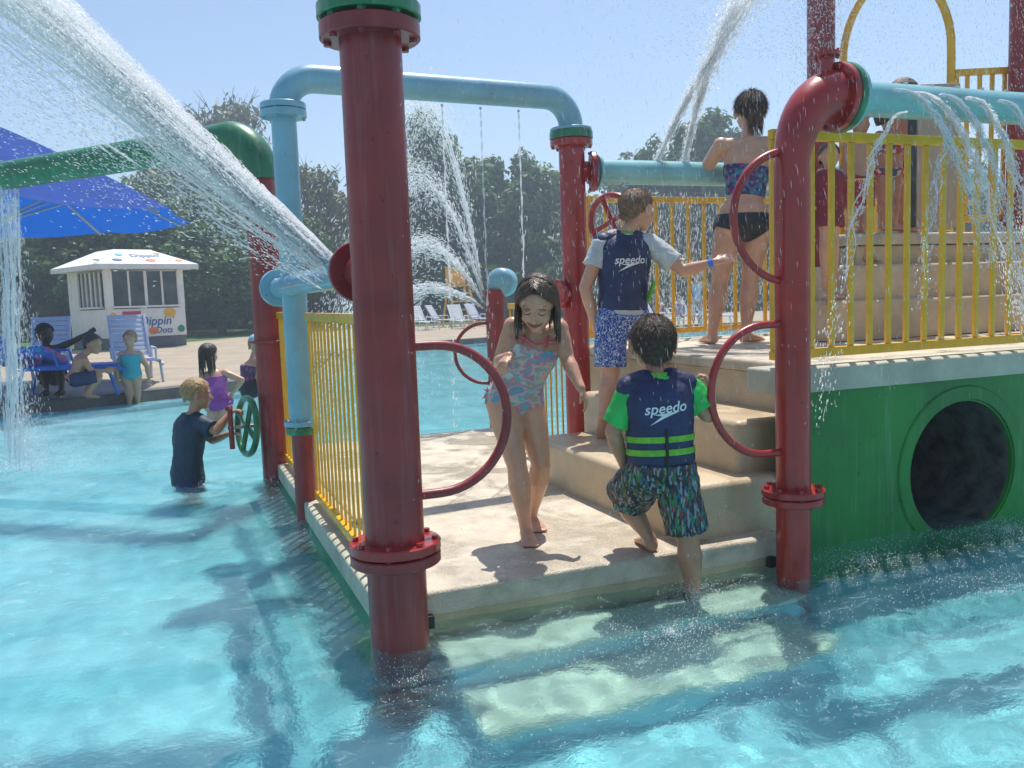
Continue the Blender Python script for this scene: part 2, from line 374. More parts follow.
sheet(bm, [(-60, -60), (60, -60), (60, -8), (-60, -8)], .13); sheet(bm, [(-60, -8), (-14, -8), (-14, 60), (-60, 60)], .126); sheet(bm, [(24, -8), (90, -8), (90, 60), (24, 60)], .126)
struct('outer_pavement', bm, CONC, False)
bm = NB(); sheet(bm, [(-900, -900), (900, -900), (900, -8.31), (-900, -8.31)], .05); sheet(bm, [(-900, 26.31), (900, 26.31), (900, 1200), (-900, 1200)], .05)
sheet(bm, [(-900, -8.31), (-14.31, -8.31), (-14.31, 26.31), (-900, 26.31)], .05); sheet(bm, [(24.31, -8.31), (900, -8.31), (900, 26.31), (24.31, 26.31)], .05)
struct('ground', bm, GRASS, False)
bm = NB(); bm.faces.new([bm.verts.new(p) for p in ((-60, 24, .135), (-1, 27, .135), (3.5, 33, .135), (60, 42, .135), (60, 62, .135), (-60, 62, .135))])
struct('lawn', bm, GRASS, False)
# ------------------------------------------------------------------ play structure: decks and stairs
def rbox(x0, x1, y0, y1, z0, z1, r=.022, seg=3):
    """box with rounded vertical and top edges"""
    b = bmesh.new(); bmesh.ops.create_cube(b, size=1)
    for v in b.verts: v.co = V(((x0 + x1) / 2 + v.co.x * (x1 - x0), (y0 + y1) / 2 + v.co.y * (y1 - y0), (z0 + z1) / 2 + v.co.z * (z1 - z0)))
    es = [e for e in b.edges if not (abs(e.verts[0].co.z - z0) < 1e-5 and abs(e.verts[1].co.z - z0) < 1e-5)]
    bmesh.ops.bevel(b, geom=es, offset=r, segments=seg, affect='EDGES', profile=.5)
    return b
T = thing('play_platform', 'low beige wading platform with rounded lip where the girl stands, rising from the blue pool', 'platform', V((1.5, 4.5, 0)))
bm = rbox(.765, 2.36, 2.915, 6.5, .035, .12, .018); part('deck', bm, BEIGE, T)
bm = rbox(.60, .763, 3.02, 6.48, .02, .112, .012); part('slab_edge', bm, SLAB, T)
bm = NB(); box(bm, (1.50, 4.73, -.232), (1.68, 3.60, .53)); part('base', bm, BEIGE2, T)
bm = NB(); box(bm, (.635, 4.75, -.24), (.05, 3.45, .515)); part('side_wall', bm, GWALL, T)
for x in (.785, 2.262): bm = NB(); box(bm, (x, 2.905, .017), (.035, .03, .048), bev=.006); part('bumper', bm, BLACK, T)
T = thing('submerged_steps', 'pale beige underwater steps in front of the wading platform lip', 'steps', V((1.5, 2.6, -.5)))
UWS = M('pale_underwater_tread', (.78, .74, .58), .7, var=.2, vscale=5)  # beige made paler: the sunlit strips are put into the tread colour
for x1, y0, y1, z in ((2.26, 2.66, 2.925, -.12), (2.16, 2.34, 2.68, -.30)):
    st = part('step', rbox(.80, x1 - .02, y0 + .02, y1, -.5, z - .041, .01), FLOORM, T); part('tread', rbox(.79, x1, y0, y1 - .02, z - .04, z, .015), UWS, T, parent=st)
T = thing('lower_staircase', 'beige moulded stairs both boys in vests climb, between girl and right red post', 'stairs', V((2.2, 3.8, .12)))
part('step', rbox(1.90, 2.45, 3.02, 4.60, .06, .35, .032, 4), BEIGE2, T)
part('step', rbox(2.26, 2.80, 3.13, 4.66, .30, .58, .032, 4), BEIGE2, T)
T = thing('upper_deck', 'beige upper deck over a green wall with round tunnel, where woman in bikini stands', 'platform', V((3.5, 4, .8)))
part('deck', rbox(2.60, 7.2, 3.22, 5.6, .755, .81, .02), BEIGE, T)
part('riser', rbox(2.622, 3.02, 3.245, 5.4, .45, .752, .01), BEIGE2, T)
part('slab_edge', rbox(2.37, 7.2, 2.99, 3.216, .70, .806, .014), SLAB, T)
bm = NB()  # wall with a round hole
zc, xc, yr, rr = .265, 3.46, 3.02, .325
def hole_wall(bm, x0, x1, z0, z1, y, cx, cz, r, n=56):
    outer = []
    per = [(x0, z0), (x1, z0), (x1, z1), (x0, z1)]
    ci = [bm.verts.new((cx + r * math.cos(2 * math.pi * i / n), y, cz + r * math.sin(2 * math.pi * i / n))) for i in range(n)]
    ou = []
    for i in range(n):
        a = 2 * math.pi * i / n; dx, dz = math.cos(a), math.sin(a)
        s = 1e9
        if dx > 1e-6: s = min(s, (x1 - cx) / dx)
        if dx < -1e-6: s = min(s, (x0 - cx) / dx)
        if dz > 1e-6: s = min(s, (z1 - cz) / dz)
        if dz < -1e-6: s = min(s, (z0 - cz) / dz)
        ou.append(bm.verts.new((cx + dx * s, y, cz + dz * s)))
    for i in range(n): bm.faces.new((ci[i], ci[(i + 1) % n], ou[(i + 1) % n], ou[i]))
    for (x, z) in per:   # corners
        k = min(range(n), key=lambda i: (math.atan2(z - cz, x - cx) - 2 * math.pi * i / n) % (2 * math.pi))
        c = bm.verts.new((x, y, z)); bm.faces.new((ou[k], ou[(k + 1) % n], c))
hole_wall(bm, 2.385, 7.0, -.5, .698, yr, xc, zc, rr)
wallo = part('front_wall', bm, GWALL, T, smooth=False)
bm = NB(); loft(bm, [(V((xc, yr - .002, zc)), XA * (rr + .075), UP * (rr + .075)), (V((xc, yr - .008, zc)), XA * (rr + .068), UP * (rr + .068)), (V((xc, yr - .009, zc)), XA * (rr + .012), UP * (rr + .012)), (V((xc, yr + .03, zc)), XA * rr, UP * rr)], 64)
for f in [f for f in bm.faces if len(f.verts) > 8]: bm.faces.remove(f)
part('tunnel_rim', bm, GWALL, T, parent=wallo)
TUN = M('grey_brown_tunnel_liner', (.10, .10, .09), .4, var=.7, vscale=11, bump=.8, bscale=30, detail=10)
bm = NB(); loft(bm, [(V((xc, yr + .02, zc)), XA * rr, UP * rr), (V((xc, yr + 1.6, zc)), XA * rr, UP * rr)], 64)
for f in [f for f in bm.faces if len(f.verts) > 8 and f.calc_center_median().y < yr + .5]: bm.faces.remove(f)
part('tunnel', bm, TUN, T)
T = thing('upper_staircase', 'beige stairs behind the right yellow railing with children climbing it', 'stairs', V((4.5, 4.3, .81)))
part('step', rbox(3.74, 7.1, 4.20, 4.78, .815, 1.06, .03), BEIGE2, T)
part('step', rbox(3.92, 7.1, 4.28, 4.8, 1.055, 1.28, .03), BEIGE2, T)
part('step', rbox(4.08, 7.1, 4.38, 5.1, 1.275, 1.40, .012), BEIGE2, T)
part('landing', rbox(4.06, 7.1, 4.36, 5.1, 1.405, 1.48, .02), BEIGE, T)

# ------------------------------------------------------------------ posts and pipes
def dring(T, axis_pt, dirv, zc, R0=.25, straight=.12, mat=RED, rt=.0155):
    d = V(dirv).normalized(); bm = NB(); p = V((axis_pt[0], axis_pt[1], zc))
    pts = [p + UP * R0 + d * .05] + [p + d * straight + d * R0 * math.sin(a) + UP * R0 * math.cos(a) for a in [math.pi * i / 26 for i in range(27)]] + [p - UP * R0 + d * .05]
    tube(bm, pts, rt, 14); part('hand_ring', bm, mat, T)
T = thing('red_post', 'big faded red pipe post in front, green flange on top, hand ring on its right', 'post', V((.65, 2.79, -.5)))
A = V((.65, 2.79, 0)); bm = NB(); cyl(bm, A - UP * .5, A + UP * 2.02, .098, n=48); part('shaft', bm, REDD, T)
flange_part(T, A + UP * .345, UP, .152, .034, RED, 8); flange_part(T, A + UP * .305, UP, .150, .036, REDD, 0)
flange_part(T, A + UP * 1.995, UP, .158, .05, REDD, 8, boltr=.013); flange_part(T, A + UP * 2.055, UP, .163, .045, GREENP, 8, boltr=.015)
bm = NB(); tube(bm, [A + UP * 2.06, A + UP * 2.30, A + UP * 2.36, A + UP * 2.38], [.095, .095, .07, .02], 30); part('cap', bm, GREENP, T)
bm = NB(); cyl(bm, V((.63, 2.86, 1.255)), V((.615, 2.99, 1.255)), .06, n=30); part('side_stub', bm, REDD, T)
flange_part(T, V((.615, 2.975, 1.257)), YA, .104, .03, REDD, 6, name='side_flange', boltr=.008)
dring(T, A, XA, .752, .25, .165, REDD, .0165)
T = thing('red_post', 'dark red post with curved top elbow and two hand rings beside the green wall', 'post', V((2.29, 2.80, -.5)))
B = V((2.29, 2.80, 0)); bm = NB()
zt = 1.62; rb = .20; c0 = B + UP * zt + V((rb, 0, 0))
pts = [B - UP * .5, B + UP * .5, B + UP * 1.2, B + UP * zt] + [c0 + (-XA) * rb * math.cos(a) + UP * rb * 1.35 * math.sin(a) for a in [math.pi / 2 * i / 12 for i in range(1, 13)]]
tube(bm, pts, [.068] * 4 + [.069 + .034 * i / 11 for i in range(12)], 36); part('shaft', bm, RED, T)
tp = pts[-1]
flange_part(T, B + UP * .335, UP, .125, .026, RED, 8); flange_part(T, B + UP * .302, UP, .122, .03, RED, 0)
flange_part(T, tp + XA * .012, XA, .132, .03, RED, 8, boltr=.009)
flange_part(T, tp + XA * .043, XA, .135, .028, GREENP, 0, name='gasket_flange')
bm = NB(); q = tp + V((-.03, 0, .06)); cyl(bm, q, q + UP * .10, .026, n=20); part('air_vent', bm, RED, T)
flange_part(T, q + UP * .10, UP, .05, .016, RED, 4, boltr=.006)
dring(T, B, -XA, .755, .255, .13, RED); dring(T, B, -XA + V((0, .02, 0)), 1.425, .25, .02, RED)
RPX = tp
T = thing('spray_pipe', 'teal horizontal pipe at upper right pouring braided water over the yellow railing', 'pipe', tp)
bm = NB(); cyl(bm, tp + XA * .05, tp + XA * 4.5, .068, n=36); part('pipe_body', bm, TEAL, T)
flange_part(T, tp + XA * .068, XA, .128, .02, TEAL, 0)
for i in range(9): bm = NB(); q = tp + XA * (.35 + i * .14); cyl(bm, q + UP * .06 - YA * .02, q + UP * .072 - YA * .022, .009, n=10); part('nozzle', bm, CHROME, T)
# left post with the green spout
Cc = V((.61, 5.95, 0)); T = thing('red_post', 'red post at far left of the railing carrying a green spout pipe', 'post', Cc - UP * .5)
bm = NB(); cyl(bm, Cc - UP * .5, Cc + UP * 1.99, .098, n=36); part('shaft', bm, REDD, T)
flange_part(T, Cc + UP * .92, UP, .13, .02, REDD, 0)
e = P(3, 176, 6.25); d1 = V((e.x - Cc.x, e.y - Cc.y, 0)).normalized()
bm = NB(); rr_ = .24
pts = [Cc + UP * 1.97] + [Cc + UP * 2.0 + d1 * rr_ * (1 - math.cos(a)) + UP * rr_ * math.sin(a) for a in [math.pi * .52 * i / 12 for i in range(1, 13)]]
lastp = pts[-1]; nn = 8
for i in range(1, nn + 1): pts.append(lastp.lerp(V((e.x, e.y, e.z)), i / nn))
tube(bm, pts, [.125] * 11 + [.12, .112] + [.105 - .008 * i / nn for i in range(nn)], 30); part('spout', bm, GREENP, T)
# blue standpipe with arch
D = V((.62, 4.69, 0)); T = thing('blue_standpipe', 'pale blue standpipe with a long overhead arch pipe dripping thin streams', 'pipe', D)
bm = NB(); cyl(bm, D - UP * .5, D + UP * .47, .058, n=28); part('foot', bm, REDD, T, label='red lower part of the standpipe')
flange_part(T, D + UP * .49, UP, .085, .04, GREENP, 0); flange_part(T, D + UP * .527, UP, .092, .026, BLUEP, 6, boltr=.006)
bm = NB(); cyl(bm, D + UP * .53, D + UP * 2.15, .064, n=30); part('shaft', bm, BLUEP, T)
flange_part(T, D + UP * 2.13, UP, .118, .035, BLUEP, 6, boltr=.009); flange_part(T, D + UP * 2.168, UP, .116, .032, BLUEP, 0)
E_ = V((2.335, 4.86, 0)); dv = (E_ - D).normalized(); rb = .17; L = (E_ - D).length; zt = 2.15
pts = [D + UP * 2.16] + [D + UP * zt + dv * rb * (1 - math.cos(a)) + UP * rb * math.sin(a) for a in [math.pi / 2 * i / 10 for i in range(1, 11)]]
zt2 = 2.16
pts += [(D + dv * (rb + (L - 2 * rb) * i / 6)) + UP * (2.32 + (zt2 + rb - 2.32) * i / 6) for i in range(1, 6)]
pts += [E_ + UP * zt2 - dv * rb * (1 - math.sin(a)) + UP * rb * math.cos(a) for a in [math.pi / 2 * i / 10 for i in range(0, 11)]]
bm = NB(); tube(bm, pts, .073, 28); part('arch', bm, BLUEP, T)
ARCHQ = []
for px_ in (410, 437, 465, 493, 522):
    s = .42 + (px_ - 410) / 112 * .95; q = D + dv * s + UP * (2.24); ARCHQ.append(q); bm = NB(); cyl(bm, q, q - UP * .012, .008, n=8); part('drip_nozzle', bm, CHROME, T)
T = thing('water_cannon', 'pale blue horizontal cannon pipe with domed end shooting the big white jet', 'pipe', V((.62, 4, 1.25)))
bm = NB(); tube(bm, [V((.615, 2.992, 1.257)), V((.60, 4.2, 1.255)), V((.58, 5.0, 1.25))], [.05, .052, .055], 26); part('pipe_body', bm, BLUEP, T)
bm = NB(); q = V((.58, 5.05, 1.25)); secs = [(q - YA * .07, XA * .10, UP * .10), (q - YA * .03, XA * .105, UP * .105)] + [(q - YA * .03 + YA * .09 * math.sin(a), XA * .105 * math.cos(a), UP * .105 * math.cos(a)) for a in (.3, .6, .9, 1.2, 1.45)]
loft(bm, secs, 30); part('domed_cap', bm, BLUEP, T)
CANN = V((.57, 3.25, 1.285))
bm = NB(); cyl(bm, CANN + V((.03, .02, -.05)), CANN + V((-.012, -.008, .02)), .022, n=18); part('nozzle', bm, BLUEP, T)
# middle post
T = thing('red_post', 'slimmer red post with green collar under the arch pipe, beside the stairs', 'post', E_ - UP * .1)
bm = NB(); cyl(bm, E_ + UP * .1, E_ + UP * 2.10, .078, n=36); part('shaft', bm, RED, T)
flange_part(T, E_ + UP * 2.065, UP, .128, .04, RED, 8, boltr=.009); flange_part(T, E_ + UP * 2.11, UP, .131, .045, GREENP, 0); flange_part(T, E_ + UP * 2.144, UP, .126, .02, BLUEP, 0)
q = E_ + UP * 1.90; bm = NB(); cyl(bm, q, q + XA * .12, .062, n=24); part('side_stub', bm, RED, T)
flange_part(T, q + V((.135, -.01, 0)), XA + V((0, -.35, 0)), .122, .03, RED, 6, name='side_flange', boltr=.008)
bm = NB(); cyl(bm, E_ + UP * 1.16, E_ + UP * 1.16 - dv * .12, .05, n=20); part('side_stub', bm, RED, T); flange_part(T, E_ + UP * 1.16 - dv * .12, dv, .09, .025, RED, 6, name='side_flange', boltr=.007)
dring(T, E_, XA + V((0, .8, 0)), 1.58, .13, .02, RED, .012)
T = thing('cross_pipe', 'teal cross pipe the bikini woman leans on, two jets rising from it', 'pipe', q)
bm = NB(); cyl(bm, q + XA * .14, q + XA * 3.4 , .075, n=30); part('pipe_body', bm, TEAL, T); flange_part(T, q + XA * .162, XA, .105, .02, TEAL, 0)
CROSS = q
# small post with blue cap
Sm = V((2.52, 6.78, 0)); T = thing('red_post', 'small red post with round blue cap and hand ring, behind the girl', 'post', Sm)
bm = NB(); cyl(bm, Sm - UP * .5, Sm + UP * 1.22, .082, n=26); part('shaft', bm, REDD, T)
bm = NB(); q = Sm + UP * 1.28 + RH * .05; f2 = (-FH + RH * -.35).normalized(); u, v = frame(f2)
loft(bm, [(q - f2 * .1, u * .118, v * .118), (q + f2 * .0, u * .12, v * .12)] + [(q + f2 * .07 * math.sin(a), u * .12 * math.cos(a), v * .12 * math.cos(a)) for a in (.3, .7, 1.1, 1.45)], 28); part('cap', bm, BLUEP, T)
dring(T, Sm, -RH, .70, .25, .10, REDD)
SMT = Sm + UP * 1.2
# tall posts at the back right
for px_, d, zb, lab in ((821, 5.75, .80, 'tall dark red post behind the right railing, water streaming down it'), (1022, 5.6, 1.48, 'tall dark red post at the right edge of the picture')):
    q = P(px_, 150, d); q.z = 0; T = thing('red_post', lab, 'post', q)
    bm = NB(); cyl(bm, q + UP * zb, q + UP * 3.6, .088, n=30); part('shaft', bm, REDD, T)
    flange_part(T, q + UP * (zb + .035), UP, .13, .03, REDD, 6)
    flange_part(T, q + UP * 3.3, UP, .14, .04, REDD, 6)

# ------------------------------------------------------------------ railings
def railing(label, a, b, z0, z1, step, group=None, flat=False, bw=.014, r=.022, skip=()):
    a = V((a[0], a[1], 0)); b = V((b[0], b[1], 0)); d = (b - a).normalized(); n = V((-d.y, d.x, 0)); L = (b - a).length
    T = thing('yellow_railing', label, 'railing', a + UP * z0, group)
    for z, nm in ((z1, 'top_rail'), (z0, 'bottom_rail')):
        bm = NB(); box(bm, (a + b) / 2 + UP * z, (L, .034, .042), (d, n, UP), .006); part(nm, bm, YEL, T)
    k = int(L / step); first = None
    for i in range(k + 1):
        s = i * L / k
        s = min(max(s, .012), L - .012)
        q = a + d * s
        if first is None:
            bm = NB(); wd = .011 if flat else .022
            box(bm, q + UP * (z0 + z1) / 2, (wd if flat else .026, .018 if not flat else .014, z1 - z0 - .044), (n, d, UP) if flat else (d, n, UP), .003)
            first = part('baluster', bm, YEL, T); q0 = q
        else:
            c = first.copy(); COL.objects.link(c); c.location = q - q0
    return T
railing('yellow railing on the upper deck over the green wall, water running through it', (2.42, 3.10), (7.0, 3.10), .86, 1.80, .108)
railing('yellow railing at the back of the upper deck behind the bikini woman', (2.62, 5.5), (6.4, 5.5), .87, 1.81, .135)
railing('yellow railing seen edge-on between the big red post and the blue standpipe', (.665, 3.18), (.665, 4.58), .16, 1.09, .098, flat=True)
railing('yellow railing seen edge-on beyond the blue standpipe to far red post', (.665, 4.80), (.665, 5.84), .16, 1.09, .098, flat=True)
railing('yellow railing partly hidden behind the girl and the middle red post', (2.32, 4.98), (2.32, 5.95), .16, 1.09, .085, flat=True)
a = P(955, 68, 5.65); b = P(1003, 75, 5.5)
railing('short yellow railing on the top landing beside the yellow arch', (a.x, a.y), (b.x + .35, b.y), 1.56, 2.50, .075, bw=.01)
T = thing('yellow_arch', 'bent yellow tube arch over the top landing, beside short yellow railing', 'arch', P(896, 220, 5.75))
a = P(843, 60, 5.9); b = P(951, 80, 5.65); a.z = b.z = 0; bm = NB(); mid = (a + b) / 2; hh = (b - a) / 2; r_ = hh.length
pts = [a + UP * 1.49, a + UP * 2.6] + [mid + UP * 2.65 - hh * math.cos(x) + UP * .52 * math.sin(x) for x in [math.pi * i / 20 for i in range(1, 20)]] + [b + UP * 2.6, b + UP * 1.49]
tube(bm, pts, .026, 14); part('tube', bm, YEL, T)
T = thing('slide_panel', 'tall plain beige fibreglass panel standing on the top landing', 'panel', P(935, 215, 5.35))
q0 = P(914, 200, 5.45); q1 = P(957, 200, 5.45); q0.z = q1.z = 0; dd = (q1 - q0).normalized(); nn_ = V((-dd.y, dd.x, 0)); bm = NB()
box(bm, (q0 + q1) / 2 + UP * 1.93, ((q1 - q0).length, .07, .88), (dd, nn_, UP), .02); part('panel_body', bm, M('tan_fibreglass', (.43, .31, .22), .5, var=.1, vscale=3), T)
bm = NB(); box(bm, q0 - dd * .02 + UP * 1.9, (.03, .05, .8), (dd, nn_, UP), .005); part('edge_trim', bm, DARK, T)

# ------------------------------------------------------------------ valve wheels in the water
T = thing('valve_wheel', 'green hand wheel and red crank bar on a steel shaft, turned by wading boy', 'wheel', P(262, 425, 5.75))
h0 = P(275, 424, 5.9); h1 = P(226, 428, 5.62); ax = (h1 - h0).normalized()
ax = (ax + FH * .12).normalized()
bm = NB(); tube(bm, [h0, h0.lerp(h1, .95)], .013, 14); part('shaft', bm, CHROME, T)
for tt, r_, L_ in ((.1, .045, .03), (.22, .03, .05), (.36, .042, .022)):
    bm = NB(); q = h0.lerp(h1, tt); cyl(bm, q - ax * L_ / 2, q + ax * L_ / 2, r_, n=18); part('bearing', bm, REDD if tt < .15 else CHROME, T)
u, v = frame(ax); q = h0.lerp(h1, .58)
def wheel(c, ax, r, rt, mat, name, spokes=3):
    u, v = frame(ax); bm = NB(); tube(bm, [c + u * r * math.cos(2 * math.pi * i / 36) + v * r * math.sin(2 * math.pi * i / 36) for i in range(36)], rt, 12, closed=True)
    w_ = part(name, bm, mat, T)
    for i in range(spokes):
        a_ = 2 * math.pi * i / spokes + .4; bm = NB(); cyl(bm, c, c + (u * math.cos(a_) + v * math.sin(a_)) * r, rt * .8, n=10); part('spoke', bm, mat, T, parent=w_)
    return w_
wheel(q, (ax + FH * .18).normalized(), .185, .021, GREENP, 'hand_wheel', 4)
q = h0.lerp(h1, .9); bm = NB(); tube(bm, [q + UP * .14, q - UP * .14], .017, 14); part('crank_bar', bm, REDD, T)
bm = NB(); tube(bm, [q + UP * .125, q + UP * .125 - ax * .01 + FWD * -.08], .015, 12); part('grip', bm, REDD, T)
WHQ = q
T = thing('valve_wheel', 'red hand wheel half hidden between middle red post and boy in blue shorts', 'wheel', P(613, 220, 5.6))
wheel(P(612, 221, 5.65), (FH + RH * .8 + UP * .1).normalized(), .165, .02, RED, 'hand_wheel', 4)
# ------------------------------------------------------------------ people
class Person:
    def __init__(s, label, J, k=1.0, fwd=None, face=None, headup=None, skin=SKIN, vox=.0045, hand=True, fem=0, cat='person', build=1.0, group=None, headk=1.0):
        s.J = {n: V(p) for n, p in J.items()}; s.k = k; s.skin = skin; s.vox = vox; s.build = build; J = s.J
        s.lat_s = (J['shR'] - J['shL']).normalized(); s.lat_h = (J['hiR'] - J['hiL']).normalized()
        s.pel = (J['hiL'] + J['hiR']) / 2; s.neck = J['neck']; s.axis = (s.neck - s.pel)
        s.L = s.axis.length; s.fwd = V(fwd).normalized(); s.face = V(face or fwd).normalized()
        s.hu = V(headup or (0, 0, 1)); s.hu = (s.hu - s.face * s.hu.dot(s.face)).normalized(); s.hr = s.face.cross(s.hu).normalized()
        s.hk = k * headk; s.fem = fem
        base = V((s.pel.x, s.pel.y, min(p.z for p in J.values())))
        s.T = thing('person', label, cat, base, group)
        s.top = s.neck - s.axis.normalized() * 0
        bm = NB(); k = s.k * build
        # torso
        loft(bm, s.torso_secs(-.13, 1.0, 14), 20)
        # shoulders / neck / hips
        for a in 'LR':
            sh = J['sh' + a]; ellip(bm, sh, XA * .036 * k, YA * .036 * k, UP * .038 * k)
            capsule(bm, s.neck - s.axis.normalized() * .03 * k, sh, .034 * k, .033 * k)
            s.limb(bm, sh, J['el' + a], J['wr' + a], (.033, .034, .027), (.026, .0275, .0165))
            hp = J['hi' + a]; ellip(bm, hp, XA * .055 * k, YA * .055 * k, UP * .06 * k)
            s.limb(bm, hp, J['kn' + a], J['an' + a], (.060, .058, .037), (.036, .042, .022))
            if 'to' + a in J: s.foot(bm, J['an' + a], J['to' + a])
        capsule(bm, s.neck - s.axis.normalized() * .02 * k, J['head'] - s.hu * .035 * s.hk, .034 * k, .034 * k)
        if fem:
            for q in (-1, 1): ellip(bm, s.pel + s.lat_h * q * .05 * k + UP * .0 - s.fwd * .03 * k, s.lat_h * .055 * k, s.fwd * .055 * k, UP * .06 * k)
        s.head(bm)
        if hand:
            for a in 'LR': s.hand(bm, a, *hand[a]) if (isinstance(hand, dict) and a in hand) else s.hand(bm, a)
        me = remesh(bm, vox, 3, .45)
        s.body = part('body', me, skin, s.T, smooth=True)
    # -- torso spine: t 0 at hips, 1 at neck base
    PROF = [(-.13, .055, .05), (-.06, .088, .066), (.03, .100, .074), (.14, .098, .073), (.30, .084, .063), (.45, .086, .062), (.62, .100, .068), (.76, .108, .070), (.87, .098, .058), (.95, .065, .045), (1.0, .04, .036), (1.05, .035, .035)]
    def prof(s, t):
        p = s.PROF
        for i in range(len(p) - 1):
            if t <= p[i + 1][0]:
                f = max(0, min(1, (t - p[i][0]) / (p[i + 1][0] - p[i][0]))); f = f * f * (3 - 2 * f)
                return [p[i][j] + (p[i + 1][j] - p[i][j]) * f for j in (1, 2)]
        return list(p[-1][1:])
    def tor(s, t, off=0, wk=1, dk=1):
        hw, hd = s.prof(t); k = s.k * s.build
        if s.fem: hw *= (1.16 if t < .2 else (1.0 if t > .5 else .98)); hd *= 1.08 if t < .2 else 1
        sh = s.J['shL'].lerp(s.J['shR'], .5); n0 = s.neck
        mid = s.pel.lerp(s.neck, .5) + s.J.get('bend', V((0, 0, 0)))
        a = max(0, min(1, t)); c = s.pel * (1 - a) ** 2 + mid * 2 * a * (1 - a) + n0 * a * a
        tang = ((mid - s.pel) * (1 - a) + (n0 - mid) * a).normalized()
        if t < 0: c = c + tang * s.L * t
        if t > 1: c = c + tang * s.L * (t - 1)
        lat = s.lat_h.lerp(s.lat_s, max(0, min(1, t))).normalized(); lat = (lat - tang * lat.dot(tang)).normalized()
        dep = lat.cross(tang).normalized()
        if dep.dot(s.fwd) < 0: dep = -dep
        return c, lat, dep, hw * k * wk + off, hd * k * dk + off, tang
    def torso_secs(s, t0, t1, n, off=0, wk=1, dk=1):
        out = []
        for i in range(n + 1):
            c, lat, dep, hw, hd, tg = s.tor(t0 + (t1 - t0) * i / n, off, wk, dk); out.append((c, lat * hw, dep * hd))
        return out
    def limb(s, bm, a, b, c, r1, r2, off=0):
        k = s.k * s.build
        capsule(bm, a, b, r1[0] * k + off, r1[2] * k + off, mids=[(.35, r1[1] * k + off)])
        capsule(bm, b, c, r2[0] * k + off, r2[2] * k + off, mids=[(.3, r2[1] * k + off), (.8, r2[2] * 1.12 * k + off)])
    def foot(s, bm, an, to):
        k = s.k; d = (to - an); d = (d - UP * d.z * .0).normalized(); side = d.cross(UP).normalized(); up = side.cross(d).normalized()
        sole = (to - an).dot(up); L = (to - an).length; q = an - up * .018 * k
        secs = []
        for t, w_, h_ in ((-.26, .012, .010), (-.22, .024, .022), (-.05, .029, .030), (.2, .029, .029), (.5, .033, .022), (.78, .037, .016), (.93, .034, .012), (1.0, .026, .008)):
            c = an + d * L * t; low = -.045 * k
            secs.append((c + up * (low + h_ * k), side * w_ * k, up * h_ * k))
        loft(bm, secs, 14)
        for i in range(5):
            o_ = (i - 2) * .0135 * k; c = an + d * (L * (1.0 - abs(i - .8) * .022)) + side * o_ - up * .036 * k
            capsule(bm, c - d * .015 * k, c + d * .012 * k, .0075 * k, .0065 * k, 8)
    def hand(s, bm, a, fdir=None, pn=None, curl=.5, thumb=None, spread=.12):
        J = s.J; k = s.k * 1.0; w_ = J['wr' + a]; el = J['el' + a]; fd = V(fdir).normalized() if fdir else (w_ - el).normalized()
        pn = V(pn).normalized() if pn else frame(fd)[0]
        pn = (pn - fd * pn.dot(fd)).normalized(); sd = fd.cross(pn).normalized()
        if thumb is not None and sd.dot(V(thumb)) < 0: sd = -sd
        # palm
        loft(bm, [(w_ - fd * .01 * k, sd * .014 * k, pn * .012 * k), (w_ + fd * .008 * k, sd * .019 * k, pn * .012 * k), (w_ + fd * .03 * k, sd * .026 * k, pn * .0115 * k), (w_ + fd * .052 * k, sd * .027 * k, pn * .010 * k), (w_ + fd * .058 * k, sd * .024 * k, pn * .008 * k)], 14)
        base = w_ + fd * .052 * k
        for i, ln in enumerate((.046, .052, .048, .037)):
            o_ = (1.5 - i) * .0135 * k; p = base + sd * o_; d = (fd + sd * (1.5 - i) * spread).normalized(); ang = 0; r = (.0072 - .0004 * i) * k
            for j, fr in enumerate((.45, .32, .23)):
                ang += curl * (.55, .75, .5)[j]
                dd = d * math.cos(ang) + pn * math.sin(ang); q = p + dd * ln * fr * k; capsule(bm, p, q, r, r * .92, 8); p = q; r *= .94
        p = w_ + fd * .014 * k + sd * .017 * k; d = (fd * .75 + sd * .75 + pn * .25).normalized()
        q = p + d * .024 * k; capsule(bm, p, q, .0095 * k, .0085 * k, 8); d2 = (fd * .95 + sd * .25 + pn * (.25 + curl * .5)).normalized(); capsule(bm, q, q + d2 * .024 * k, .0083 * k, .0068 * k, 8)
    def head(s, bm):
        k = s.hk; H_ = s.J['head']; f, u, r = s.face, s.hu, s.hr
        s.Hc = H_
        ellip(bm, H_ + u * .022 * k - f * .010 * k, r * .071 * k, f * .087 * k, u * .076 * k, 24, 14)
        ellip(bm, H_ + f * .022 * k - u * .030 * k, r * .056 * k, f * .062 * k, u * .066 * k, 20, 12)
        ellip(bm, H_ + f * .050 * k - u * .076 * k, r * .024 * k, f * .022 * k, u * .019 * k)
        ellip(bm, H_ + f * .035 * k - u * .060 * k, r * .040 * k, f * .035 * k, u * .028 * k)
        capsule(bm, H_ + f * .080 * k + u * .000 * k, H_ + f * .094 * k - u * .027 * k, .0055 * k, .0095 * k, 10)
        for q in (-1, 1):
            ellip(bm, H_ + f * .086 * k - u * .029 * k + r * q * .008 * k, r * .007 * k, f * .007 * k, u * .006 * k)
            ellip(bm, H_ + f * .050 * k - u * .034 * k + r * q * .032 * k, r * .022 * k, f * .022 * k, u * .020 * k)
            ellip(bm, H_ + f * .068 * k + u * .020 * k + r * q * .028 * k, r * .022 * k, f * .012 * k, u * .007 * k)
            e = (f * -.35 + r * q).normalized()
            ellip(bm, H_ + r * q * .075 * k - u * .008 * k - f * .004 * k, (f * .9 + r * q * .35).normalized() * .018 * k, (r * q * .9 - f * .35).normalized() * .007 * k, u * .030 * k)
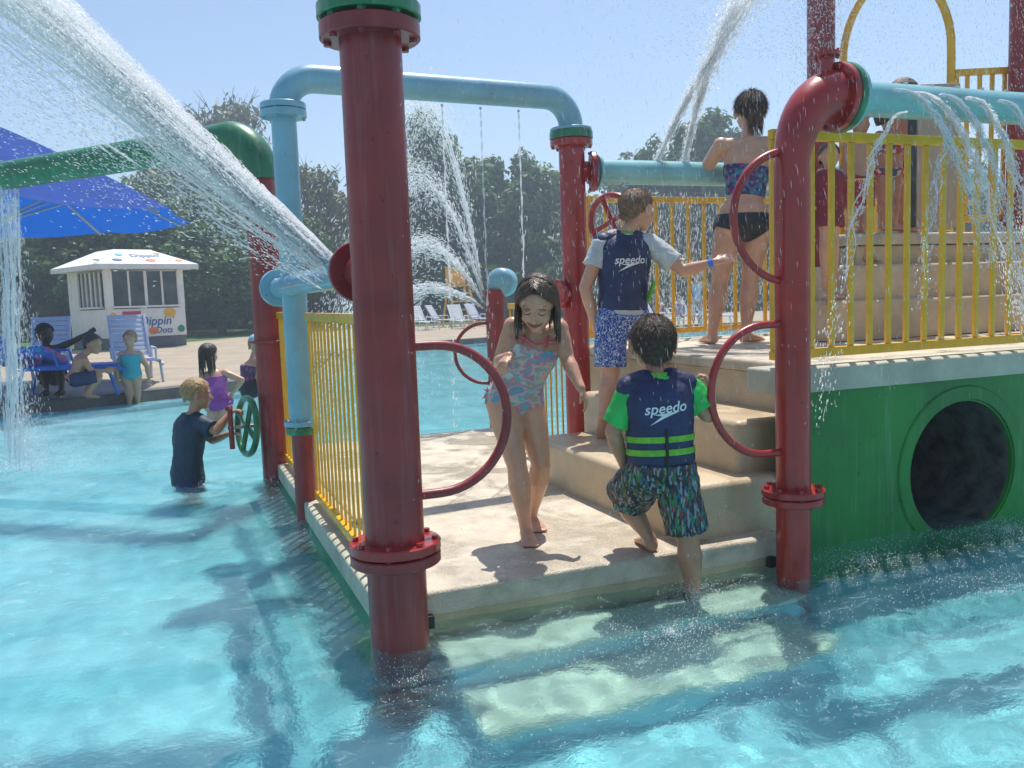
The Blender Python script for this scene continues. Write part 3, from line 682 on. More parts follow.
    def facebits(s, closed=False, smile=True, iris=(.08, .05, .03)):
        k = s.hk; H_ = s.J['head']; f, u, r = s.face, s.hu, s.hr
        for q in (-1, 1):
            c = H_ + f * .0705 * k + r * q * .028 * k + u * .002 * k
            bm = NB(); ellip(bm, c, r * .0135 * k, f * .009 * k, u * .0085 * k, 14, 8)
            e = part('eye', bm, s.skin if closed else WHITE, s.T, True, parent=s.body)
            if not closed:
                bm = NB(); ellip(bm, c + f * .0065 * k - u * .002 * k, r * .0055 * k, f * .003 * k, u * .0058 * k, 12, 6); part('iris', bm, M('brown_iris', iris, .2), s.T, True, parent=s.body)
            bm = NB(); tube(bm, [c + r * x * .0135 * k + f * (.0085 - .006 * x * x) * k - u * ((.0065 - .005 * x * x) if closed else -.006 + .006 * x * x) * k for x in (-1, -.5, 0, .5, 1)], .0017 * k, 6); part('eyelashes', bm, HBROWN, s.T, True, parent=s.body)
            bm = NB(); tube(bm, [c + r * x * .016 * k + f * (.008 - .004 * abs(x)) * k + u * (.019 - .004 * x * x) * k for x in (-1, -.4, .3, 1)], [.0016 * k, .0026 * k, .0026 * k, .0014 * k], 6); part('eyebrow', bm, HMID, s.T, True, parent=s.body)
        bm = NB(); pts = [H_ + f * (.0865 - .012 * x * x) * k - u * (.0535 - (.013 if smile else 0) * x * x) * k + r * x * .029 * k for x in (-1, -.6, 0, .6, 1)]
        tube(bm, pts, [.001 * k, .0045 * k, .0066 * k, .0045 * k, .001 * k], 8, sx=.7); part('lips', bm, LIP, s.T, True, parent=s.body)
        bm = NB(); tube(bm, [p_ + f * .0028 * k + u * .0008 * k for p_ in pts[1:4]], [.0012 * k, .0026 * k, .0012 * k], 6); part('teeth', bm, WHITE, s.T, True, parent=s.body)
    # ---- clothing
    def cloth(s, name, fill, mat, vox=None, wr=(.003, 22), planes=None, smooth=2, label=None):
        bm = NB(); fill(bm); me = remesh(bm, vox or s.vox, smooth, .4)
        if wr: wrinkle(me, *wr)
        if planes: me = bisect(me, planes)
        return part(name, me, mat, s.T, smooth=True, label=label)
    def sleeve(s, bm, a, t=.6, off=.008, flare=.004):
        J = s.J; k = s.k * s.build; sh = J['sh' + a]; el = J['el' + a]; q = sh.lerp(el, min(t, 1)); d = (el - sh).normalized(); u, v = frame(d)
        r0 = .036 * k + off; r1 = (.034 if t < .7 else .029) * k + off + flare
        loft(bm, [(sh - d * .03 * k, u * r0 * .7, v * r0 * .7), (sh - d * .01 * k, u * r0, v * r0), (sh.lerp(q, .5), u * (r0 + r1) / 2, v * (r0 + r1) / 2), (q, u * r1, v * r1)], 18)
        capsule(bm, s.neck - s.axis.normalized() * .035 * k, sh, .036 * k + off, .036 * k + off)
    def leg(s, bm, a, t=.75, off=.014, flare=.014):
        J = s.J; k = s.k * s.build; hp = J['hi' + a]; kn = J['kn' + a]; q = hp.lerp(kn, min(t, 1)); d = (kn - hp).normalized(); u, v = frame(d)
        r0 = .062 * k + off; r1 = .050 * k + off + flare
        loft(bm, [(hp - d * .045 * k, u * r0 * .75, v * r0 * .75), (hp - d * .01 * k, u * r0, v * r0), (hp.lerp(q, .55), u * (r0 * .4 + r1 * .6), v * (r0 * .4 + r1 * .6)), (q, u * r1, v * r1)], 22)
        if t > 1:
            d2 = (J['an' + a] - kn).normalized(); u2, v2 = frame(d2); r2 = r1
            loft(bm, [(kn - d2 * .02 * k, u2 * r1, v2 * r1), (kn + d2 * (t - 1) * (kn - hp).length, u2 * r2, v2 * r2)], 22)
    def band(s, t0, t1, off, mat, name='belt', wk=1, dk=1, label=None):
        bm = NB(); loft(bm, s.torso_secs(t0, t1, 3, off, wk, dk), 40); return part(name, bm, mat, s.T, smooth='auto', label=label)
    def hair_cap(s, mat, thick=.007, front=(.045, .048), nape=(.075, -.055), fuzz=1500, flen=.014, amp=.003, down=.5, name='hair'):
        """scalp hair: cap cut off along a plane from the forehead hairline to the nape"""
        k = s.hk; H_ = s.J['head']; f, u, r = s.face, s.hu, s.hr
        bm = NB(); ellip(bm, H_ + u * .022 * k - f * .010 * k, r * (.071 * k + thick), f * (.087 * k + thick), u * (.076 * k + thick), 28, 18)
        ellip(bm, H_ - f * .045 * k - u * .025 * k, r * (.050 * k + thick), f * (.035 * k + thick * .8), u * (.045 * k + thick * .5), 20, 12)
        me = remesh(bm, max(.0035, s.vox * .9), 2)
        wrinkle(me, amp, 60)
        pa = H_ + f * front[0] * k + u * front[1] * k; pb = H_ - f * nape[0] * k + u * nape[1] * k
        d = (pb - pa).normalized(); nrm = r.cross(d).normalized()
        if nrm.dot(u) > 0: nrm = -nrm
        # two planes: steep at the front, shallower at the back (keeps hair behind the ears)
        nf = (f * .92 - u * .38).normalized()
        me = bisect(me, [(pb, nrm), (H_ + f * .052 * k + u * .03 * k, nf)])
        o = part(name, me, mat, s.T, smooth=True, parent=None)
        if fuzz:
            rnd = random.Random(3); bm = NB(); vs_ = me.vertices; n = len(vs_)
            for i in range(fuzz):
                v = vs_[rnd.randrange(n)]; no = v.normal
                if no.dot(v.co + s.T.location - H_) < 0: continue
                cb = -u * down - f * .25 + (v.co + s.T.location - (H_ + u * .10 * k - f * .03 * k)) * 6; cb = cb - no * cb.dot(no); d = (cb.normalized() + no * rnd.uniform(.05, .35) + V((rnd.uniform(-.3, .3), rnd.uniform(-.3, .3), rnd.uniform(-.2, .2)))).normalized()
                sdv = d.cross(no).normalized() * .0014 * k; p = v.co + s.T.location; ln = flen * k * rnd.uniform(.6, 1.5)
                bm.faces.new([bm.verts.new(p + sdv), bm.verts.new(p - sdv), bm.verts.new(p + d * ln)])
            part('loose_hair', bm, mat, s.T, smooth=False, parent=o)
        return o
    def long_hair(s, mat, length=.22, n=220, side=1.0, back=True, grav=V((0, 0, -1)), rad=.0026, seed=1, frontmax=.35, part_side=0):
        k = s.hk; H_ = s.J['head']; f, u, r = s.face, s.hu, s.hr; rnd = random.Random(seed); bm = NB()
        c0 = H_ + u * .022 * k - f * .010 * k
        for i in range(n):
            a = rnd.uniform(-1, 1) * math.pi; fr = math.cos(a)          # a=0 is the face direction
            if fr > frontmax: continue
            crown = c0 + u * .082 * k + r * part_side * k + f * rnd.uniform(-.03, .045) * k
            tgt = r * math.sin(a) * side + f * fr
            pts = []; ra = V((.078 * k, .094 * k, .083 * k))
            for j in range(7):
                th = (j / 6) * math.pi * .52; dirv = u * math.cos(th) + tgt * math.sin(th)
                pts.append(c0 + r * dirv.dot(r) * ra.x + f * dirv.dot(f) * ra.y + u * dirv.dot(u) * ra.z + V((rnd.uniform(-1, 1), rnd.uniform(-1, 1), rnd.uniform(-1, 1))) * .0022 * k)
            L_ = length * k * rnd.uniform(.55, 1.05); p = pts[-1]; d = (pts[-1] - pts[-2]).normalized(); m_ = 7; wob = rnd.uniform(0, 6)
            for j in range(m_):
                d = (d * .45 + grav * .75 + r * .05 * math.sin(wob + j)).normalized(); p = p + d * L_ / m_; pts.append(p.copy())
            R_ = rad * k * rnd.uniform(.7, 1.5)
            tube(bm, pts, [R_ * .6] + [R_] * (len(pts) - 3) + [R_ * .7, R_ * .15], 5)
        return part('hair', bm, mat, s.T, smooth=True)
    def swept(s, mat, n=120, length=.16, seed=5, part_x=.008, rad=.0028):
        """front hair: parted on top, combed over the forehead to both temples, then hanging"""
        k = s.hk; H_ = s.J['head']; f, u, r = s.face, s.hu, s.hr; rnd = random.Random(seed); bm = NB(); c0 = H_ + u * .022 * k - f * .010 * k
        def on(a, b, c, e=1.04):
            d = V((a, b, c)).normalized(); return c0 + r * d.x * .079 * k * e + f * d.y * .095 * k * e + u * d.z * .084 * k * e
        for i in range(n):
            q = rnd.choice((-1, 1)); z0 = rnd.uniform(.0, .62); y0 = rnd.uniform(0, 1)
            pts = [on(part_x * 8 * 1, .15 + .55 * y0, 1), on(q * .22, .30 + .62 * y0, .85 - .05 * y0), on(q * .55, .30 + .55 * y0, .50 + .1 * (1 - y0)), on(q * .84, .20 + .42 * y0, .12), on(q * 1.0, .10 + .30 * y0, -.20)]
            p = pts[-1]; L_ = length * k * rnd.uniform(.5, 1.1); d = V((0, 0, -1)); wob = rnd.uniform(0, 6)
            for j in range(6):
                p = p + (d + r * .12 * math.sin(wob + j * .8) + f * .04 * math.cos(wob + j)).normalized() * L_ / 6; pts.append(p.copy())
            pts = [p_ + V((rnd.uniform(-1, 1), rnd.uniform(-1, 1), rnd.uniform(-1, 1))) * .0012 * k for p_ in pts]
            R_ = rad * k * rnd.uniform(.7, 1.4); tube(bm, pts, [R_] * (len(pts) - 2) + [R_ * .7, R_ * .15], 5)
        return part('front_hair', bm, mat, s.T, smooth=True)

def text_on(s, txt, target, c, right, up, out, size, mat, parent=None, name='lettering', shear=0, T=None, lift=.0035, extra=None, thick=.0012):
    """letters laid on a curved surface, slightly raised"""
    T = T or s.T
    if extra is None:
        cu = bpy.data.curves.new('t', 'FONT'); cu.body = txt; cu.size = size; cu.align_x = 'CENTER'; cu.align_y = 'CENTER'; cu.shear = shear; cu.resolution_u = 4; cu.offset = size * .012
        o = bpy.data.objects.new('t', cu); COL.objects.link(o); dg = bpy.context.evaluated_depsgraph_get(); dg.update(); me = bpy.data.meshes.new_from_object(o.evaluated_get(dg)); bpy.data.objects.remove(o)
        bm = bmesh.new(); bm.from_mesh(me); bpy.data.meshes.remove(me)
        bmesh.ops.remove_doubles(bm, verts=bm.verts, dist=1e-6)
    else:
        bm = bmesh.new()
        for poly in extra: bm.faces.new([bm.verts.new((x, y, 0)) for x, y in poly])
    bmesh.ops.triangulate(bm, faces=bm.faces)
    bmesh.ops.subdivide_edges(bm, edges=[e for e in bm.edges if e.calc_length() > size * .15], cuts=3)
    bvh = None
    if target is not None:
        me = target.data; bvh = BVHTree.FromPolygons([v.co + T.location for v in me.vertices], [tuple(p.vertices) for p in me.polygons])
    for v in bm.verts:
        p = V(c) + right * v.co.x + up * v.co.y
        if bvh:
            h = bvh.ray_cast(p + out * .2, -out, .6)
            if h[0] is not None: p = h[0]
        v.co = p + out * lift
    return part(name, bm, mat, T, smooth=False, parent=parent)
def swoosh(k):
    a = [(-.062, -.040), (-.030, -.030), (.010, -.019), (.066, -.0165), (.040, -.024), (.012, -.030), (-.012, -.040), (-.045, -.062), (-.066, -.073), (-.030, -.048), (-.008, -.034), (.004, -.0275)]
    poly1 = [(-.050, -.022), (.062, -.018), (.030, -.026), (.004, -.034), (-.012, -.040), (-.030, -.051), (-.070, -.072), (-.030, -.046), (-.012, -.034), (.0, -.029)]
    return [[(x * k, y * k) for x, y in [(-.055, -.024), (.062, -.020), (.022, -.031), (-.020, -.032)]], [(x * k, y * k) for x, y in [(-.018, -.032), (.022, -.031), (-.010, -.042), (-.072, -.068)]]]

VP = [(.08, .104, .082), (.14, .112, .088), (.30, .108, .086), (.5, .112, .088), (.66, .120, .090), (.78, .124, .088), (.86, .118, .080), (.92, .100, .066), (.965, .080, .052), (.985, .058, .040)]
def vsec(s, t, off=0):
    for i in range(len(VP) - 1):
        if t <= VP[i + 1][0]:
            f = max(0, (t - VP[i][0]) / (VP[i + 1][0] - VP[i][0])); hw, hd = [VP[i][q] + (VP[i + 1][q] - VP[i][q]) * f for q in (1, 2)]; break
    else: hw, hd = VP[-1][1:]
    c, lat, dep, _a, _b, tt = s.tor(t); k = s.k * s.build
    return (c, lat * (hw * k + off), dep * (hd * k + off))
def vest(s):
    def fill(bm):
        n = 18; secs = [vsec(s, .08 + (.985 - .08) * i / n) for i in range(n + 1)]; loft(bm, secs, 30)
        for q in (-1, 1):
            c, lat, dep, hw, hd, tt = s.tor(.90); k = s.k * s.build
            capsule(bm, c + lat * q * .045 * k + tt * .01, s.tor(.87)[0] + lat * q * .092 * k, .046 * k, .046 * k)
    return s.cloth('life_vest', fill, NAVY, wr=(.003, 26), smooth=5, vox=.0042)
def vband(s, t0, t1, v, name='belt', mat=LIME):
    bm = NB(); loft(bm, [vsec(s, t0 + (t1 - t0) * i / 3, .004) for i in range(4)], 44); return part(name, bm, mat, s.T, parent=v)

# ---------- boy in the front, back to us, climbing out of the water
d0 = 3.36
gl = G(648, 549, .12)
J = dict(head=P(653, 344, d0 + .05), neck=P(657, 375, d0), shL=P(630, 393, d0), shR=P(690, 390, d0 + .02), elL=P(613, 432, d0 + .02), wrL=P(625, 468, d0 + .08), elR=P(707, 415, d0 + .0), wrR=P(711, 388, d0 + .10),
         hiL=P(647, 472, d0 + .02), hiR=P(676, 474, d0 + .02), knL=P(625, 500, d0 + .20), anL=gl + UP * .045 + V((0, -.02, 0)), toL=gl + UP * .045 + V((.03, .10, 0)), knR=P(688, 540, d0 + .03), anR=P(694, 598, d0 + .04), toR=P(694, 612, d0 + .16))
J['anR'].z = -.04; J['toR'].z = -.04; J['toR'] = J['anR'] + V((.04, .11, 0))
B2 = Person('boy in blue vest and bright green shirt, back to us, climbing out of the water', J, 1.0, fwd=FH, face=FH + UP * .05 + RH * -.05, skin=SKINT, vox=.0042, headk=1.16, build=1.19,
            hand=dict(L=((0, .1, -1), -RH, .6, FH), R=((RH * -.4 + UP * .9 + FH * .2), FH * .4 - RH, 1.5, FH)))
B2.cloth('shirt', lambda bm: (loft(bm, B2.torso_secs(-.02, .99, 14, .008), 26), B2.sleeve(bm, 'L', .82, .012, .010), B2.sleeve(bm, 'R', .82, .012, .010)), SHIRTG, wr=(.0045, 20))
bm = NB(); q = B2.neck; tg = B2.axis.normalized(); loft(bm, [(q - tg * .02, RH * .052, FH * .05), (q + tg * .012, RH * .046, FH * .045)], 24); part('collar', bm, LIME, B2.T)
B2.cloth('swim_shorts', lambda bm: (loft(bm, B2.torso_secs(-.17, .10, 6, .016, 1.02, 1.06), 26), B2.leg(bm, 'L', .82, .016, .020), B2.leg(bm, 'R', .88, .012, .012)), SHORTS2, wr=(.008, 17), smooth=3)
v2 = vest(B2)
for t0, t1 in ((.21, .27), (.34, .40)): vband(B2, t0, t1, v2)
bm = NB(); pts = []
for t_ in (.47, .38, .30, .2, .1): q_ = vsec(B2, t_, .006); pts.append(q_[0] - q_[2] + q_[1] * .03)
pts.append(pts[-1] - UP * .07 + FH * .01)
tube(bm, pts, [.012] * 5 + [.010], 10, sx=.35); part('back_strap', bm, BLACK, B2.T, parent=v2)
def logo(s, v, t, size, dx=0, tilt=0):
    c, lat, dep, hw, hd, tt = s.tor(t); r_ = lat if lat.dot(RIGHT) > 0 else -lat
    r2 = (r_ * math.cos(tilt) + tt * math.sin(tilt)); u2 = (tt * math.cos(tilt) - r_ * math.sin(tilt))
    cc = c + r_ * dx
    text_on(s, 'speedo', v, cc, r2, u2, -dep, size, WHITE, parent=v, shear=.25)
    text_on(s, '', v, cc - r2 * .0 + u2 * .002, r2, u2, -dep, size, WHITE, parent=v, name='emblem', extra=swoosh(size / .062))
logo(B2, v2, .68, .056, .004, .06)
B2.hair_cap(HMID, .006, fuzz=6500, flen=.016, amp=.0015)

# ---------- boy further up the stairs, turned to the right
d1 = 4.85
J = dict(head=P(637, 210, d1), neck=P(624, 233, d1), shL=P(602, 246, d1 - .02), shR=P(650, 244, d1 + .02), elL=P(585, 288, d1 - .02), wrL=P(598, 333, d1 + .02), elR=P(683, 271, d1 - .02), wrR=P(715, 262, d1 - .10),
         hiL=P(611, 318, d1), hiR=P(634, 318, d1 + .04), knL=P(610, 377, d1 + .02), anL=P(603, 416, d1 - .02), toL=P(604, 434, d1 + .06), knR=P(652, 352, d1 + .12), anR=P(652, 386, d1 + .05), toR=P(668, 388, d1 + .18))
B1 = Person('boy in blue vest and white-blue swim shorts reaching right arm with blue wristband', J, 1.18, fwd=FH + RH * .25, face=FH * .75 + RH * .85 - UP * .1, skin=SKIN, vox=.005, headk=1.02, build=1.10,
            hand=dict(L=((0, 0, -1), RH, .5, FH), R=((RIGHT * 1.0 + UP * .32), -UP * .6 + FWD * .6, .25, UP)))
B1.cloth('shirt', lambda bm: (loft(bm, B1.torso_secs(-.01, .98, 14, .008), 26), B1.sleeve(bm, 'L', .5, .012, .010), B1.sleeve(bm, 'R', .74, .014, .012)), SHIRTW, wr=(.005, 18))
B1.cloth('swim_shorts', lambda bm: (loft(bm, B1.torso_secs(-.17, .03, 6, .014, 1.0, 1.05), 26), B1.leg(bm, 'L', .82, .012, .012), B1.leg(bm, 'R', .85, .012, .012)), SHORTS1, wr=(.007, 15), smooth=3)
v1 = vest(B1)
logo(B1, v1, .66, .060, .0, .05)
c, lat, dep = vsec(B1, .30, 0); tt = B1.tor(.3)[5]
bm = NB(); pa = c + lat * .86 - dep * .5; tube(bm, [pa - tt * .05 + RIGHT * .0 - FWD * .035, pa + tt * .06 + RIGHT * .035 - FWD * .035], [.022, .020], 12, sx=.4); part('side_strap', bm, LIME, B1.T, parent=v1)
bm = NB(); q = B1.neck; tg = B1.axis.normalized(); loft(bm, [(q - tg * .02 + RH * .01, RH * .062, FH * .055), (q + tg * .008 + RH * .008, RH * .052, FH * .05)], 24); part('collar', bm, LIME, B1.T)
bm = NB(); a_, b_ = B1.J['elR'], B1.J['wrR']; d = (b_ - a_).normalized(); cyl(bm, b_ - d * .035, b_ - d * .008, .0235, n=20); part('wristband', bm, BAND, B1.T)
B1.hair_cap(HLIGHT, .004, fuzz=4500, flen=.011, amp=.0012, nape=(.07, -.05))

HGIRL = M('brown_wet_hair', (.075, .038, .020), .4, var=.5, vscale=40, bump=.9, bscale=180)
# ---------- girl stepping down on the deck, facing us
gf = G(528, 541, .12); dg_ = (gf - CAM).dot(FWD)
J = dict(head=P(537, 303, dg_ - .12), neck=P(537, 331, dg_ - .02), shL=P(513, 327, dg_ - .02), shR=P(559, 329, dg_ + .02), elL=P(500, 362, dg_ + .02), wrL=P(506, 360, dg_ - .13), elR=P(567, 359, dg_ + .0), wrR=P(581, 388, dg_ - .10),
         hiL=P(501, 399, dg_ + .04), hiR=P(528, 402, dg_ + .08), knL=P(517, 466, dg_ - .02), anL=P(527, 529, dg_ + .03), toL=P(534, 541, dg_ - .08), knR=P(541, 464, dg_ + .08), anR=P(533, 518, dg_ + .22), toR=P(541, 528, dg_ + .12))
J['wrL'] = P(509, 356, dg_ - .12)
gz = .165
for n_ in ('anL', 'toL', 'anR', 'toR'):
    pxy = {'anL': (526, 530), 'toL': (533, 541), 'anR': (531, 517), 'toR': (541, 523)}[n_]; J[n_] = G(pxy[0], pxy[1], gz)
J['toL'] = J['anL'] + (J['toL'] - J['anL']).normalized() * .11; J['toR'] = J['anR'] + (J['toR'] - J['anR']).normalized() * .105
J['bend'] = -FH * -.03
fdir = (-FH * .80 - UP * .48 - RH * .16)
GI = Person('dark-haired girl in pink and teal swimsuit walking barefoot on deck, looking down', J, .98, fwd=-FH + RH * .1, face=fdir, headup=(-FH * .4 + UP), skin=SKIN, vox=.0040, headk=1.12, build=1.20,
            hand=dict(L=(RH * -.35 - FH * .5 - UP * .35, -UP, .9, RH), R=(RH * .35 - UP * .9, -FH * -.3 - RH, .45, -FH)))
def suitfill(bm):
    loft(bm, GI.torso_secs(-.17, .96, 16, .0065), 28)
    for a in 'LR': ellip(bm, GI.J['hi' + a], XA * .074, YA * .074, UP * .078)
lat = GI.lat_h; tg = GI.axis.normalized(); dep = lat.cross(tg)
pl = [(GI.tor(.86)[0], (tg + GI.fwd * .25).normalized())]
for q in (-1, 1): pl.append((GI.pel + lat * q * .03 - tg * .062, (lat * q * .42 - tg * .9).normalized()))
for q in (-1, 1): pl.append((GI.tor(.74)[0] + lat * q * .105, (lat * q + tg * .35).normalized()))
GI_s = GI.cloth('swimsuit', suitfill, SUITG, wr=(.0012, 30), planes=pl, smooth=3)
PINK = M('pink_trim', (.62, .13, .17), .45)
for q in (-1, 1):
    c1 = GI.tor(.80); a_ = c1[0] + c1[1] * q * .052 + GI.fwd * (c1[4] + .002); b_ = GI.tor(.93)[0] + GI.lat_s * q * .052 + GI.fwd * .035; c_ = GI.tor(.97)[0] + GI.lat_s * q * .05 - GI.fwd * .005
    bm = NB(); tube(bm, [a_, a_.lerp(b_, .5) + GI.fwd * .012, b_, c_ + tg * .01, c_ - GI.fwd * .04 - tg * .03], .0085, 10, sx=.45); part('shoulder_strap', bm, PINK, GI.T, parent=GI_s)
bm = NB(); c1 = GI.tor(.80); pts = [c1[0] + c1[1] * x * .085 + GI.fwd * (c1[4] + .008 - abs(x) ** 2 * .045) + tg * (.004 + .03 * abs(x)) for x in (-1, -.5, 0, .5, 1)]; tube(bm, pts, .006, 8); part('neckline_trim', bm, PINK, GI.T, parent=GI_s)
for q, off_ in ((-1, .0),):
    c1 = GI.tor(.02); a_ = c1[0] + c1[1] * (-.125) * (1 if c1[1].dot(RIGHT) > 0 else -1) + GI.fwd * .01
    for dx, dz in ((-.018, -.05), (-.028, -.03), (.006, -.045), (-.02, .012), (-.008, .02)):
        bm = NB(); tube(bm, [a_, a_ + RIGHT * dx * .6 + UP * dz * .6, a_ + RIGHT * dx + UP * dz], [.003, .004, .002], 6); part('side_bow', bm, PINK, GI.T, parent=GI_s)
GI.facebits(closed=True)
GI.hair_cap(HGIRL, .008, front=(.05, .062), nape=(.08, -.06), fuzz=0)
GI.long_hair(HGIRL, .17, 330, grav=V((0, 0, -1)), seed=4, frontmax=.12); GI.swept(HGIRL, 170, .13)

# ---------- woman leaning on the cross pipe
d3 = 5.45
J = dict(head=P(750, 112, d3 + .05), neck=P(749, 138, d3), shL=P(721, 146, d3), shR=P(777, 143, d3 + .02), elL=P(706, 168, d3 + .12), wrL=P(705, 172, d3 + .30), elR=P(792, 165, d3 + .14), wrR=P(800, 160, d3 + .28),
         hiL=P(729, 226, d3 - .02), hiR=P(757, 225, d3 + .02), knL=P(729, 285, d3 + .0), anL=P(728, 331, d3), toL=P(726, 340, d3 + .15), knR=P(751, 285, d3 + .02), anR=P(752, 333, d3 - .02), toR=P(765, 341, d3 + .06))
for n_ in ('anL', 'anR', 'toL', 'toR'): J[n_].z = .81 + .055
J['anL'] = V((3.23, 4.72, .868)); J['anR'] = V((3.41, 4.62, .868)); J['toL'] = J['anL'] + FH * .15 - RH * .02; J['toR'] = J['anR'] + FH * .10 + RH * .12
J['knL'] = J['anL'].lerp(J['hiL'], .5) + FH * .03; J['knR'] = J['anR'].lerp(J['hiR'], .5) + FH * .03
WO = Person('woman in purple top and black bikini bottom, back to us, leaning on teal pipe', J, 1.22, fwd=FH, face=FH + UP * .05, skin=SKIN, vox=.006, fem=1, headk=1.02, build=1.18,
            hand=dict(L=(FH, -UP, .3, RH), R=(FH, -UP, .3, -RH)))
WO.cloth('swim_top', lambda bm: loft(bm, WO.torso_secs(.32, .66, 8, .007), 26), SUITW, wr=(.003, 20), vox=.006)
def bfill(bm):
    loft(bm, WO.torso_secs(-.17, .14, 8, .008), 26)
    for a in 'LR':
        ellip(bm, WO.J['hi' + a], XA * .098, YA * .098, UP * .1); capsule(bm, WO.J['hi' + a], WO.J['hi' + a].lerp(WO.J['kn' + a], .2), .096, .094)
        ellip(bm, WO.pel + WO.lat_h * (-1 if a == 'L' else 1) * .066 - WO.fwd * .050, WO.lat_h * .085, WO.fwd * .086, UP * .092)
lat = WO.lat_h; pl = [(WO.tor(.13)[0], UP)]
for q in (-1, 1): pl.append((WO.pel + lat * q * .050 - UP * .085, (lat * q * .50 - UP * .86).normalized()))
WO.cloth('bikini_bottom', bfill, BLACKF, wr=(.001, 30), planes=pl, vox=.006, smooth=2)
WO.hair_cap(HMID, .010, front=(.05, .05), nape=(.08, -.03), fuzz=4000, flen=.03)
bm = NB(); rnd = random.Random(2)
for i in range(60):
    q = WO.J['head'] - FH * .105 + UP * .045; p1 = q + V((rnd.uniform(-.02, .02), -.01, .0)); ln = rnd.uniform(.15, .22); x = rnd.uniform(-.04, .04)
    tube(bm, [WO.J['head'] - FH * .07 + UP * .07 + RH * x, p1, p1 + RH * x * .8 - UP * ln * .5 - FH * .01, p1 + RH * x * 1.2 - UP * ln], [.004, .005, .005, .001], 5)
part('ponytail', bm, HMID, WO.T, smooth=True)
# ---------- boy turning the valve wheel, waist deep
d4 = 5.75
J = dict(head=P(197, 394, d4), neck=P(193, 413, d4), shL=P(186, 421, d4 + .06), shR=P(200, 423, d4 - .06), elL=P(213, 440, d4 + .10), wrL=P(229, 434, d4 + .02), elR=P(216, 431, d4 - .10), wrR=P(231, 412, d4 - .04),
         hiL=P(187, 482, d4 + .06), hiR=P(189, 484, d4 - .05), knL=P(196, 520, d4 + .05), anL=P(190, 552, d4 + .05), knR=P(197, 520, d4 - .06), anR=P(190, 556, d4 - .06))
for n_ in ('anL', 'anR'): J[n_].z = -.44; J['to' + n_[-1]] = J[n_] + RH * .11
J['bend'] = -RH * .03
BW = Person('boy in dark navy shirt waist deep in the water, turning the green hand wheel', J, 1.0, fwd=RH, face=RH * 1.0 + FH * .35 - UP * .12, skin=SKINT, vox=.006, headk=1.05, build=1.12,
            hand=dict(L=(RH, -UP, 1.2, UP), R=(RH + UP * .2, -UP, 1.2, UP)))
BW.cloth('shirt', lambda bm: (loft(bm, BW.torso_secs(-.36, .98, 16, .024), 24), BW.sleeve(bm, 'L', .8, .016, .012), BW.sleeve(bm, 'R', .8, .016, .012)), SHIRTN, wr=(.008, 14), vox=.006)
BW.cloth('swim_shorts', lambda bm: (loft(bm, BW.torso_secs(-.17, .0, 5, .014), 20), BW.leg(bm, 'L', .8), BW.leg(bm, 'R', .8)), NAVY, vox=.008)
BW.hair_cap(HBLOND, .008, fuzz=500, flen=.016)
# ---------- far people (smaller in the picture)
def simple(label, J, k, fwd, face, skin, cloths, hair, vox=.010, **kw):
    s = Person(label, J, k, fwd=fwd, face=face, skin=skin, vox=vox, hand=kw.pop('hand', True), **kw)
    for c in cloths: c(s)
    if hair: hair(s)
    return s
def tank(mat, t0=-.12, t1=.8, off=.008): return lambda s: s.cloth('swimsuit', lambda bm: loft(bm, s.torso_secs(t0, t1, 10, off), 20), mat, vox=.009, wr=(.003, 14))
def trunks(mat, t=.6): return lambda s: s.cloth('swim_shorts', lambda bm: (loft(bm, s.torso_secs(-.15, .06, 5, .012), 20), s.leg(bm, 'L', t, .012, .01), s.leg(bm, 'R', t, .012, .01)), mat, vox=.009, wr=(.004, 14))
PURP = pattern('pink_purple_swim_print', (.42, .08, .36), [(.30, .05, .30), (.55, .12, .42), (.35, .06, .34)], 9, 'noise')
PURPD = M('purple_swim_skirt', (.30, .04, .30), .5)
TURQ = M('turquoise_swim_fabric', (.03, .38, .45), .5)
ORNG = M('orange_trim_fabric', (.75, .14, .03), .5)
d = 8.8
J = dict(head=P(209, 354, d), neck=P(213, 370, d), shL=P(203, 376, d), shR=P(225, 373, d), elL=P(199, 392, d), wrL=P(206, 404, d - .05), elR=P(242, 380, d), wrR=P(232, 394, d),
         hiL=P(213, 405, d), hiR=P(226, 405, d), knL=P(214, 432, d), anL=P(214, 450, d), knR=P(225, 432, d), anR=P(225, 450, d))
for n_ in ('anL', 'anR'): J[n_].z = -.44; J['to' + n_[-1]] = J[n_] - FH * .1
s = simple('girl with long dark hair in pink-purple swimsuit, in water beyond the navy-shirt boy', J, 1.05, -FH + RH * .5, RH * .4 - FH * .2 + FH * 1.1, SKIN, [tank(PURP, .1), tank(PURPD, -.16, .12, .03)], None, vox=.009, build=1.1)
s.hair_cap(HBROWN, .012, fuzz=0); s.long_hair(HBROWN, .24, 120, rad=.004, seed=8, frontmax=.0)
d = 9.6; zs = .15
J = dict(head=P(258, 346, d), neck=P(253, 361, d), shL=P(247, 367, d + .1), shR=P(261, 368, d - .1), elL=P(262, 378, d + .1), wrL=P(268, 384, d), elR=P(259, 382, d - .1), wrR=P(272, 386, d - .15),
         hiL=P(247, 388, d + .1), hiR=P(250, 389, d - .1), knL=P(270, 387, d + .1), anL=P(268, 402, d + .05), knR=P(270, 389, d - .1), anR=P(268, 405, d - .1))
for n_ in ('hiL', 'hiR'): J[n_].z = zs + .10
for n_ in ('knL', 'knR'): J[n_].z = zs + .17
for n_ in ('anL', 'anR'): J[n_].z = zs - .18; J['to' + n_[-1]] = J[n_] + RH * .12 - UP * .03
